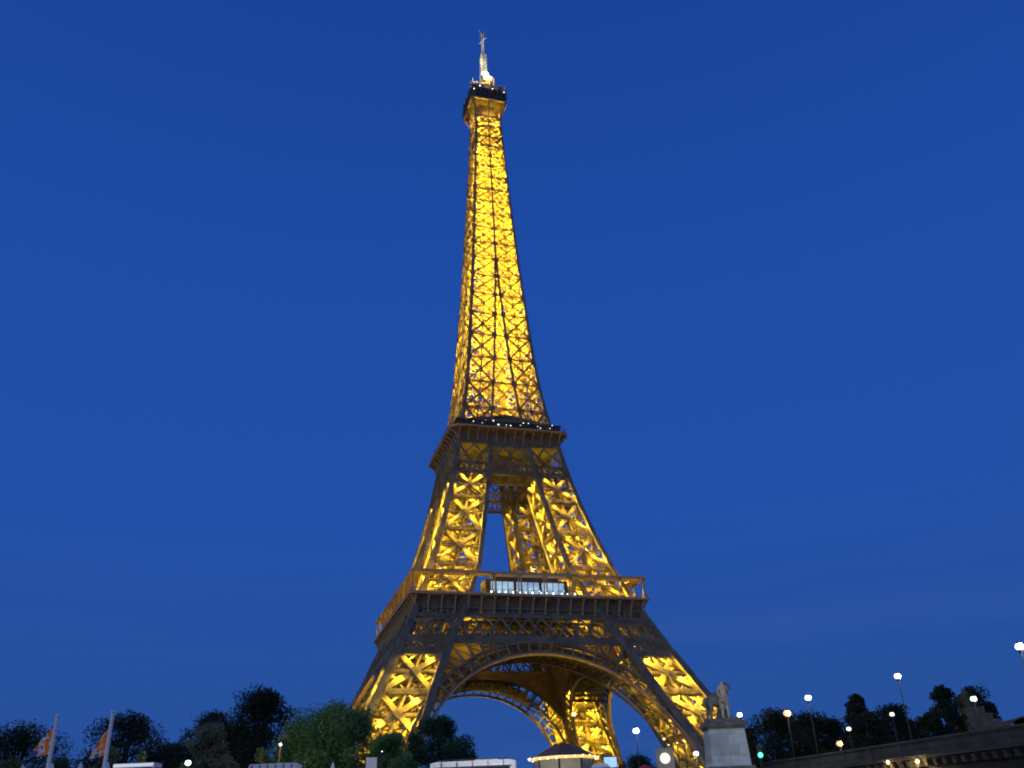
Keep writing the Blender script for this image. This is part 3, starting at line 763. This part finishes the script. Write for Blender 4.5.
lamp(188, 763, 72, 4.2, LG, 'white lamp low in front of the pale tree', (1, 1, .8), 60)
lamp(280.5, 744.5, 78, 1.8, LY, 'small warm lamp at the left edge of the green tree', (1, .8, .5), 120)
lamp(382, 751.5, 68, .9, LW, 'tiny white lamp in front of the small green tree', WC, 0)
for i, (x, y, lb) in enumerate(((664, 739, 'highest warm lamp of the group before the right tower foot'), (677, 743, 'lamp second from the top of the group at the right foot'), (684.5, 741.5, 'rightmost small lamp by the right tower foot'), (668.5, 745, 'lowest small lamp by the right tower foot'))):
    lamp(x, y, 165+3*i, 1.9 if i == 0 else 1.3, LY, lb, WC, 0)
# warm light thrown up at shrubs
pt(place(262, 757, 77), .2, 260, (1, .45, .08), None, 'lamp_and_fill_light'); pt(place(12, 764, 85), .2, 200, (1, .5, .1), None, 'lamp_and_fill_light'); pt(place(160, 757, 83), .2, 120, (.9, 1, .2), None, 'lamp_and_fill_light')

# ---------------------------------------------------------------- flags
def flagmat(name, s):
    m = mat(name, (.8, .8, .8), .8, 0, 0, 1, trans=.35); t = m.node_tree; b = t.nodes['Principled BSDF']
    tc = t.nodes.new('ShaderNodeTexCoord'); v = t.nodes.new('ShaderNodeTexNoise'); v.inputs['Scale'].default_value = s; v.inputs['Detail'].default_value = 1
    t.links.new(tc.outputs['Object'], v.inputs['Vector'])
    r = t.nodes.new('ShaderNodeValToRGB'); r.color_ramp.interpolation = 'CONSTANT'
    r.color_ramp.elements[0].color = (.16, .2, .42, 1); r.color_ramp.elements[1].position = .42; r.color_ramp.elements[1].color = (.85, .83, .8, 1)
    e = r.color_ramp.elements.new(.50); e.color = (1, .36, .05, 1)
    t.links.new(v.outputs['Fac'], r.inputs['Fac']); t.links.new(r.outputs['Color'], b.inputs['Base Color'])
    t.links.new(r.outputs['Color'], t.nodes['Translucent BSDF'].inputs['Color'])
    return m
WHITEP = mat('white_paint', (.78, .78, .78), .45, noise=.12)
def flag(px, py, d, outline, label, sd_):
    T = place(px, py, d)
    o = empty('flagpole', (T.x, T.y, 0), label=label, cat='flagpole', group='flagpoles')
    k = MB(); k.lathe([(.15, 0), (.1, T.z)], 10); k.ball((0, 0, T.z), .14, 6); k.build('pole', WHITEP, o)
    c = MB(); n = 12
    P = []
    for i in range(n+1):
        row = []
        for j in range(n+1):
            u, v = i/n, j/n          # u down, v out
            a = Vector(outline[0])*(1-u)+Vector(outline[3])*u; b = Vector(outline[1])*(1-u)+Vector(outline[2])*u
            q = a*(1-v)+b*v
            w = place(*q, d)-Vector((T.x, T.y, 0)); w.y += .16*math.sin(7*v+4*u+sd_)*v+.03
            row.append(w)
        P.append(row)
    for t in (0, .03):
        for i in range(n):
            for j in range(n):
                q = [P[i][j], P[i][j+1], P[i+1][j+1], P[i+1][j]]
                if t: q = q[::-1]
                c.quad(*[p+Vector((0, t, 0)) for p in q])
    c.build('flag', flagmat('flag_cloth', 1.25+.3*sd_), o, True)
flag(57.5, 716, 58, ((54, 727), (41, 739), (28, 758), (49, 754)), 'white pole with a drooping orange and white flag, leftmost of two', 1)
flag(113, 712.5, 58, ((109.5, 727), (98, 741), (88, 760), (105, 755)), 'white pole with a furled orange flag before the rounded dark tree', 2)

# ---------------------------------------------------------------- quay: tents, stall, kiosk, signs, bus
CANV = mat('white_canvas', (.7, .72, .75), .8, noise=.12)
def tent(px, py, d, w, label):
    T = place(px, py, d); o = empty('marquee', (T.x, T.y, 0), rz=.2, label=label, cat='tent', group='small peaked marquees')
    k = MB(); n = len(k.v); h = T.z
    k.lathe([(w*.72, h-1.5), (w*.35, h-1.0), (w*.12, h-.45), (.03, h)], 4, rz=math.pi/4); k.build('canopy', CANV, o)
    k = MB()
    for a in (-1, 1):
        for b in (-1, 1): k.beam((a*w*.48, b*w*.48, 0), (a*w*.48, b*w*.48, h-1.4), .08, .08)
    k.build('frame', WHITEP, o)
tent(52.5, 763, 56, 2.2, 'small pointed white marquee right of the leftmost flagpole')
tent(81, 762, 56, 2.2, 'small pointed white marquee midway between the flagpoles')
tent(108, 762, 56, 2.2, 'small pointed white marquee at the foot of the second flagpole')
tent(23, 765, 58, 2.0, 'small pointed white marquee left of the leftmost flagpole')
# stall with bright fascia
T = place(138, 763.5, 56); o = empty('market_stall', (T.x, T.y, 0), rz=-YAW, label='white framed stall with bright fascia below the shrubs', cat='stall')
k = MB(); h = T.z; k.box((0, 0, h-.14), (2.4, 1.2, .24)); k.box((-1.28, -.8, (h-.3)/2), (.16, .16, h-.3)); k.box((1.28, -.8, (h-.3)/2), (.16, .16, h-.3)); k.box((-1.28, .8, (h-.3)/2), (.16, .16, h-.3)); k.box((1.28, .8, (h-.3)/2), (.16, .16, h-.3)); k.build('frame', WHITEP, o)
k = MB(); k.box((0, .7, (h-.3)/2), (2.4, .1, h-.35)); k.box((0, -.6, .55), (2.3, .5, 1.1)); k.build('back_panel', DARKG, o)
k = MB(); k.box((0, -.63, h-.13), (2.3, .06, .16)); k.build('lit_fascia', emis('fascia_light', (.8, .9, 1), .55), o)
# row tents by the tall dark tree
T = place(276, 764.5, 58); o = empty('market_stall', (T.x, T.y, 0), rz=-YAW, label='long pale blue flat-topped stall under the green tree', cat='stall')
k = MB(); h = T.z; k.box((0, 0, h-.2), (2.9, 2, .4), 0, .93, .9)
k.build('canopy', CANV, o); k = MB()
for i in range(13): k.box((-1.38+.23*i, -1.01, h-.44), (.2, .03, .13), 0, 1, 1)
k.build('valance', CANV, o); k = MB()
for i in range(6): k.box((-1.2+.48*i, -.96, h-.2), (.03, .12, .3))
k.build('canopy_rib', POLE, o); k = MB()
for a in (-1.3, 1.3):
    for b in (-.85, .85): k.box((a, b, (h-.4)/2), (.1, .1, h-.4))
k.box((0, 0, .5), (2.2, 1., 1.)); k.build('frame', WHITEP, o)
# leaning sign board
T = place(371.5, 758, 55); o = empty('sign_board', (T.x, T.y, 0), rz=-YAW+.1, label='small pale tilted sign board on a post before the small tree', cat='sign')
k = MB(); k.box((0, 0, T.z-.35), (.62, .08, .75), .12); k.build('panel', CANV, o); k = MB(); k.box((0, .1, (T.z-.2)/2), (.1, .1, T.z-.2)); k.box((0, .1, .04), (.7, .5, .08)); k.build('post', POLE, o)
T = place(333, 762, 56); o = empty('parasol', (T.x, T.y, 0), label='folded pale parasol in front of the green tree', cat='parasol')
k = MB(); h = T.z; k.lathe([(.25, h-1.3), (.22, h-.8), (.1, h-.2), (.02, h)], 8); k.build('canopy', CANV, o); k = MB(); k.lathe([(.3, 0), (.3, .08), (.04, .1), (.04, h-.6)], 8); k.build('post', POLE, o)
# white coach
T = place(474, 760.8, 58); o = empty('parked_coach', (T.x, T.y, 0), rz=-YAW-.02, label='white roofed coach parked in the centre below the arch', cat='coach')
k = MB(); h = T.z; L_ = 5.1
prof = [(-1, .45), (-1, h*.62), (-.93, h-.28), (-.8, h-.05), (.8, h-.05), (.93, h-.28), (1, h*.62), (1, .45)]
for s0, s1 in ((-L_/2, L_/2),):
    n = len(k.v)
    for x, ins in ((s0, .96), (s0+.35, 1), (s1-.35, 1), (s1, .96)):
        for y, z in prof: k.v.append((x, y*ins*1.2, z*(ins if z > 1 else 1)))
    for a in range(3):
        for i in range(8): j = (i+1) % 8; k.f.append((n+a*8+i, n+a*8+j, n+(a+1)*8+j, n+(a+1)*8+i))
    k.f.append(tuple(n+i for i in range(7, -1, -1))); k.f.append(tuple(n+24+i for i in range(8)))
k.build('body', mat('coach_paint', (.8, .8, .78), .3, noise=.05), o)
k = MB(); k.box((0, -1.19, h*.66), (L_*.86, .05, h*.22)); k.build('window', DARKG, o)
for a in (-1, 1):
    for b in (-1, 1):
        k = MB(); k.lathe([(.42, -.14), (.45, 0), (.42, .14)], 18); w = k.build('wheel', DARKG, o); w.rotation_euler = (math.pi/2, 0, 0); w.location = (a*L_*.32, b*1.08, .45)
k = MB()
k.box((.8, 0, h+.0), (1.5, 1.1, .14), 0, .85, .8)
k.build('roof_hatch', WHITEP, o)
k = MB()
for y_ in (-.82, .82): k.beam((-L_*.42, y_, h+.03), (L_*.42, y_, h+.03), .05, .05)
for i in range(9):
    x_ = -L_*.42+L_*.84*i/8
    for y_ in (-.82, .82): k.beam((x_, y_, h-.06), (x_, y_, h+.05), .04, .04)
k.build('roof_rail', POLE, o)
k = MB()
for i in range(5): k.box((-L_*.36+L_*.72*i/4, -1.17, h-.2), (.03, .1, .3))
k.box((0, -1.19, h*.80), (L_*.9, .03, .035)); k.build('body_seam', POLE, o)
pt(Vector((T.x-.5, T.y-6, 4.6)), .2, 700, (1, .95, .9), None, 'lamp_and_fill_light')  # unseen fill added to whiten the coach
# kiosk with conical roof
T = place(562.5, 745.5, 64); C0 = T; o = empty('round_kiosk', (T.x, T.y, 0), label='round kiosk with a dark conical roof and yellow lit eave', cat='kiosk')
h = T.z; hw = 2.2; ez = h-.72
k = MB(); k.lathe([(hw*1.02, ez), (hw*.62, ez+.42), (hw*.26, ez+.78), (hw*.22, h-.1), (.05, h+.05)], 8, rz=.3); k.build('roof', mat('slate_roof', (.06, .05, .06), .7), o)
k = MB(); k.lathe([(hw*.94, ez-.16), (hw*1.0, ez-.02)], 8, rz=.3); k.build('lit_eave', emis('eave_light', (1, .66, .12), .85), o)
k = MB()
for i in range(24):
    a = i/24*6.283; k.ball((hw*1.05*math.cos(a), hw*1.05*math.sin(a), ez-.12+.06*math.sin(i*7)), .075, 6)
k.build('bulb_string', LY, o)
k = MB(); k.lathe([(hw*.9, 0), (hw*.9, ez-.18)], 8, rz=.3); k.build('wall', mat('kiosk_panels', (.42, .42, .33), .6), o)
k = MB()
for i in range(8):
    a = i/8*6.283+.3; k.beam((hw*.88*math.cos(a), hw*.88*math.sin(a), 0), (hw*.88*math.cos(a), hw*.88*math.sin(a), ez-.2), .12, .12)
k.build('frame', POLE, o)
pt(C0+Vector((-1.4, -3.6, -2.2)), .15, 60, (1, .8, .35), None, 'lamp_and_fill_light')
# screen, parasol, awning right of kiosk
T = place(610, 757.5, 66); o = empty('advertising_screen', (T.x, T.y, 0), rz=-YAW, label='small lit pale blue screen just right of the round kiosk', cat='screen')
k = MB(); k.box((0, 0, T.z-.3), (.95, .12, .75)); k.box((0, .08, (T.z-.6)/2), (.12, .12, T.z-.6)); k.build('housing', POLE, o)
k = MB(); k.box((0, -.07, T.z-.3), (.85, .03, .64)); k.build('screen', emis('screen_light', (.25, .5, 1), 1.1), o)
T = place(600, 764, 62); o = empty('awning', (T.x, T.y, 0), rz=-YAW, label='low pale awning between the kiosk and the blue screen', cat='awning')
k = MB(); k.box((0, 0, T.z-.12), (1.2, 1.2, .24), 0, .7, .5); k.build('canopy', CANV, o); k = MB(); k.box((0, .3, (T.z-.24)/2), (.1, .1, T.z-.24)); k.box((0, .3, .05), (.6, .6, .1)); k.build('post', POLE, o)
T = place(645, 764.5, 60); o = empty('parasol', (T.x, T.y, 0), label='red parasol between the kiosk and the glowing round sign', cat='parasol')
k = MB(); h = T.z; k.lathe([(.75, h-.4), (.4, h-.16), (.03, h)], 8); k.build('canopy', mat('red_cloth', (.45, .03, .03), .8), o); k = MB(); k.lathe([(.3, 0), (.3, .08), (.04, .1), (.04, h-.1)], 8); k.build('post', POLE, o)
# round lit sign
T = place(664, 748, 54); o = empty('lit_sign', (T.x, T.y, 0), rz=-YAW-.15, label='grey box sign with a glowing cream disc near the pedestal', cat='sign')
k = MB(); h = T.z; k.box((0, 0, h-.65), (1.0, .35, 1.3)); k.box((0, 0, (h-1.3)/2), (.2, .2, h-1.3)); k.box((0, 0, .05), (.8, .6, .1)); k.build('housing', mat('sign_grey', (.33, .33, .28), .6), o)
k = MB(); k.lathe([(.25, 0), (.28, .03), (.25, .07)], 24); q = k.build('disc', emis('disc_light', (1, .93, .6), 1.15), o); q.rotation_euler = (math.pi/2, 0, 0); q.location = (0, -.18, h-.55)
pt(T+Vector((0.1, -1.6, -.6)), .1, 14, (1, .95, .7), None, 'lamp_and_fill_light')
# traffic light, small van
T = place(760, 755.2, 92); o = empty('traffic_light', (T.x, T.y, 0), rz=-YAW, label='traffic light showing green right of the pedestal', cat='traffic light')
k = MB(); h = T.z; k.box((0, 0, h+.3), (.42, .3, 1.15)); k.box((0, 0, (h-.25)/2), (.12, .12, h-.25)); k.box((0, 0, .05), (.5, .5, .1)); k.build('housing', POLE, o)
k = MB(); k.ball((0, -.2, h), .22, 8); k.build('green_lens', emis('green_signal', (.02, 1, .45), 6), o)
k = MB(); k.ball((0, -.12, h+.62), .13, 8); k.build('red_lens', mat('red_glass', (.15, .01, .01), .2), o)

# ---------------------------------------------------------------- bridge
bx = -24.2
zt = place(750, 763, 98).z     # parapet top
y0 = -186.; y1 = -420.
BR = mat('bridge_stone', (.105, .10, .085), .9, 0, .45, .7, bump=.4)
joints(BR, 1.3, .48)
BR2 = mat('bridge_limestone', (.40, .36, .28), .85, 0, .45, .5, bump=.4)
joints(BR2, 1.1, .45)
o = empty('stone_bridge', (bx, y0, -6), label='stone bridge crossing to the right with a parapet over lit brackets', cat='bridge')
def bp(x, y, z): return (x-bx, y-y0, z+6)
k = MB(); ym = (y0+y1)/2; Ly = y0-y1
k.box(bp(bx+17, ym, zt-2.1), (33.6, Ly, 1.0)); k.build('deck', ASPH, o)
k = MB(); k.box(bp(bx+.3, ym, zt-.7), (.5, Ly, 1.4))
for i in range(int(Ly/4)):
    k.box(bp(bx+.3, y0-2-i*4, zt-.62), (.62, .5, 1.2))
k.box(bp(bx+.3, ym, zt+.09), (.8, Ly, .18))
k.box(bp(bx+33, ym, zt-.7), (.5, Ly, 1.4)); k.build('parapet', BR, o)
k = MB(); k.box(bp(bx-.15, ym, zt-1.18), (1.5, Ly, .26)); k.box(bp(bx+.05, ym, zt-1.38), (1.1, Ly, .14))
for i in range(int(Ly/1.05)):
    k.box(bp(bx-.2, y0-.5-i*1.05, zt-1.68), (1., .42, .46), 0, 1.2, 1)
k.build('cornice', BR, o)
k = MB()
# side wall with segmental arches
y = y0
span = 28.; pier = 3.5
k.box(bp(bx+.55, ym, zt-2.1), (.5, Ly, 1.3))
k.box(bp(bx+17, y0-6, (zt-2.75-6)/2), (32.9, 12, zt-2.6+6)); y = y0-12
while y-span-pier > y1:
    M_ = 16; sp_z = -3.5; ris = 4.6
    for i in range(M_):
        t0, t1 = i/M_, (i+1)/M_; a0, a1 = sp_z+ris*math.sin(math.pi*t0)**.6, sp_z+ris*math.sin(math.pi*t1)**.6
        ya, yb = y-span*t0, y-span*t1; zz = zt-2.6; xl, xr = bx+.3, bx+33.2
        k.quad(bp(xl, ya, a0), bp(xl, yb, a1), bp(xl, yb, zz), bp(xl, ya, zz)); k.quad(bp(xr, ya, a0), bp(xr, yb, a1), bp(xr, yb, zz), bp(xr, ya, zz))
        k.quad(bp(xl, ya, a0), bp(xr, ya, a0), bp(xr, yb, a1), bp(xl, yb, a1))
    y -= span; k.box(bp(bx+16.8, y-pier/2, (zt-2.78-6)/2), (33.2, pier, zt-2.6+6)); y -= pier
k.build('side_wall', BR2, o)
# lamps under the cornice
for px, py, e in ((888, 762, 60), (917.5, 761, 160)):
    # hit the wall plane x = bx-.9
    d = FWD*FOC + RGT*(px-512) - UPV*(py-384); t = (bx-.95-CAM.x)/d.x; P_ = CAM+d*t
    g = MB(); g.ball((0, 0, 0), .16 if px != 918 else .24, 8); q = g.build('bridge_lamp', LY, o); q.location = P_-Vector((bx, y0, -6))
    pt(P_+Vector((-.3, 0, -.35)), .12, e, (1, .68, .28), None, 'lamp_and_fill_light')

for yy in (-193, -201, -209, -217): pt((bx-3, yy, zt-4.4), .3, 330, (1, .78, .45), None, 'lamp_and_fill_light')
# ---------------------------------------------------------------- pedestal and statue
T = place(723.5, 730, 97); pz = T.z; prot = -.30
o = empty('stone_pedestal', (T.x, T.y, 0), rz=prot, label='tall pale square stone pedestal carrying the horse statue', cat='pedestal')
k = MB(); k.box((0, 0, pz-1.95), (3.95, 3.6, 3.9), 0, .9, .9); k.build('shaft', joints(mat('pedestal_stone', (.66, .72, .70), .85, 0, .3, .9, bump=.15), 1.9, .98, 'xz', .7), o)
k = MB(); k.box((0, 0, (pz-3.9)/2), (6.2, 5.2, pz-3.9)); k.box((0, 0, pz-3.75), (4.9, 4.4, .5), 0, .9, .9); k.build('plinth', STONE2, o)
k = MB(); k.box((0, 0, pz+.1), (3.85, 3.5, .2)); k.box((0, 0, pz+.42), (4.2, 3.8, .42)); k.box((0, 0, pz+.8), (3.8, 3.3, .36), 0, .85, .85); k.build('cap', STONE2, o)
sz = pz+.98
def skin(name, verts, edges, radii, m, parent, sub=2):
    me = bpy.data.meshes.new(name); me.from_pydata(verts, edges, []); ob = bpy.data.objects.new(name, me); col.objects.link(ob)
    ob.parent = parent
    md = ob.modifiers.new('skin', 'SKIN'); md.use_smooth_shade = True
    for i, r in enumerate(radii):
        d = me.skin_vertices[0].data[i]; d.radius = (r, r) if not isinstance(r, tuple) else r
    me.skin_vertices[0].data[0].use_root = True
    s = ob.modifiers.new('sub', 'SUBSURF'); s.levels = sub; s.render_levels = sub
    me.materials.append(m); return ob
st = empty('horse_statue', (T.x, T.y, sz), rz=prot, label='weathered stone statue of a horse and standing warrior on the pedestal', cat='statue')
SS = mat('statue_stone', (.27, .25, .20), .9, 0, .5, 2, bump=.3); SP_ = mat('statue_pale_lit_stone', (.72, .62, .48), .9, 0, .4, 2.5, bump=.3)  # standing figure's paler stone carries some of its light in the colour
HV = [(-.95, .2, 2.15), (-.45, .2, 2.05), (.1, .2, 2.15), (.45, .2, 2.6), (.68, .2, 3.0), (.82, .2, 3.4), (1.08, .2, 3.2), (1.25, .2, 2.85),
      (-1.05, -.05, 1.55), (-.9, -.1, 1.05), (-1.13, -.1, .65), (-1.03, -.1, .08), (-1.0, .45, 1.55), (-1.1, .5, 1.05), (-1.35, .5, .65), (-1.25, .5, .08),
      (.25, -.05, 1.45), (.35, -.1, .85), (.3, -.1, .08), (.35, .45, 1.5), (.8, .5, 1.25), (.75, .5, .75),
      (-1.2, .2, 2.25), (-1.5, .2, 1.8), (-1.5, .2, 1.1), (.74, .08, 3.7), (.74, .32, 3.7)]
HE = [(0, 1), (1, 2), (2, 3), (3, 4), (4, 5), (5, 6), (6, 7), (0, 8), (8, 9), (9, 10), (10, 11), (0, 12), (12, 13), (13, 14), (14, 15), (2, 16), (16, 17), (17, 18), (2, 19), (19, 20), (20, 21), (0, 22), (22, 23), (23, 24), (5, 25), (5, 26)]
HR = [.62, .66, .68, .6, .48, .38, .3, .2, .34, .2, .14, .15, .34, .2, .14, .15, .28, .16, .15, .28, .16, .14, .14, .2, .12, .05, .05]
skin('horse', HV, HE, HR, SS, st)
PV = [(.25, -.62, 1.75), (.25, -.62, 2.15), (.26, -.62, 2.6), (.27, -.64, 2.82), (.28, -.66, 3.08), (.1, -.62, 1.2), (.05, -.6, .6), (.02, -.62, .08), (.05, -.85, .05), (.42, -.64, 1.2), (.5, -.66, .6), (.5, -.64, .08), (.56, -.86, .05),
      (-.05, -.62, 2.6), (-.2, -.68, 2.15), (-.1, -.8, 1.8), (.58, -.6, 2.6), (.78, -.4, 2.3), (.85, -.15, 2.65)]
PV = [(x*1.2, y*1.1, z*1.2) for x, y, z in PV]
PE = [(0, 1), (1, 2), (2, 3), (3, 4), (0, 5), (5, 6), (6, 7), (7, 8), (0, 9), (9, 10), (10, 11), (11, 12), (2, 13), (13, 14), (14, 15), (2, 16), (16, 17), (17, 18)]
PR = [.32, .24, .28, .11, .2, .17, .12, .09, .07, .17, .12, .09, .07, .13, .1, .08, .13, .1, .08]
skin('standing_figure', PV, PE, [q*1.15 for q in PR], SP_, st)
k = MB()
for j, (a, w_) in enumerate(((2.75, .5), (2.2, .75), (1.6, .9), (1.0, 1.0))):
    pass
loft(k, [[Vector((.35+(w_*.5)*math.cos(t*.785), -.42+.2*math.sin(t*.785), zz)) for t in range(8)] for zz, w_ in ((1., 1.0), (1.7, 1.0), (2.4, .9), (3.1, .6))])
k.build('cloak', SP_, st)
k = MB(); k.box((0, .0, .03), (3.4, 1.9, .12)); k.build('base', SS, st)
k = MB(); k.box((-.1, .2, .7), (.7, .5, 1.3), .2, .5, .6); k.build('rock_support', SS, st)
pt(T+Vector((.5, -9, 1)), .5, 260, (.9, .95, 1), None, 'lamp_and_fill_light')  # unseen fill added to lift the standing figure

# far monument
T = place(965, 690, 150); o = empty('stone_monument', (T.x, T.y, 0), rz=-YAW, label='far pale stepped monument among dark trees at the right', cat='monument')
h = T.z; zb = place(965, 724, 150).z; MS = mat('monument_stone', (.15, .15, .12), .9, 0, .5, .8, bump=.3)
k = MB(); k.box((.6, 0, zb/2), (5., 4.4, zb)); k.box((.6, 0, zb+.2), (5.2, 4.4, .4)); k.box((.5, 0, zb+.75), (3.9, 3.6, .7)); k.box((.5, 0, zb+1.2), (4.1, 3.8, .25)); k.box((.3, 0, zb+1.85), (2.7, 2.6, 1.05)); k.build('base', MS, o)
k = MB(); hh = h-zb-2.4
for q, (x, z, r) in enumerate(((.3, 0, 1.35), (.0, .22, 1.1), (-.3, .45, 1.05), (.5, .35, .7), (-.35, .65, .75), (-.2, .82, .45))): k.lathe([(r*.6, zb+2.4+hh*z-.4), (r, zb+2.4+hh*z+.3), (r*.8, zb+2.4+hh*(z+.14)), (r*.2, zb+2.4+hh*(z+.2))], 9, (x, 0, 0), rz=q)
k.build('sculpture', MS, o)
# vehicles' roofs seen above the parapet
T = place(1016, 719.5, 110); o = empty('domed_roof_hall', (T.x, T.y, 0), rz=-YAW, label='low grey arched roof just beyond the parapet at the right edge', cat='building')
h = T.z; k = MB()
for i in range(12):
    a, b = math.pi*i/12, math.pi*(i+1)/12
    k.quad((3.2*math.cos(a), -3, h-2.2+2.2*math.sin(a)), (3.2*math.cos(b), -3, h-2.2+2.2*math.sin(b)), (3.2*math.cos(b), 3, h-2.2+2.2*math.sin(b)), (3.2*math.cos(a), 3, h-2.2+2.2*math.sin(a)))
k.build('roof', mat('pale_roof', (.035, .04, .045), .95, spec=.05), o)
k = MB()
for i in range(13):
    a = math.pi*i/12; x, z = 3.2*math.cos(a), h-2.2+2.2*math.sin(a); k.beam((x, -3.05, z), (x, 3.05, z), .12, .12)
for yy in (-3.05, 3.05): k.poly([(3.25*math.cos(math.pi*i/12), yy, h-2.2+2.25*math.sin(math.pi*i/12)) for i in range(13)], .16, .16)
k.build('roof_rib', mat('rib_grey', (.10, .11, .11), .95, spec=.05), o)
k = MB(); k.box((0, 0, (h-2.3)/2), (6.4, 6, h-2.3)); k.build('wall', STONE2, o)
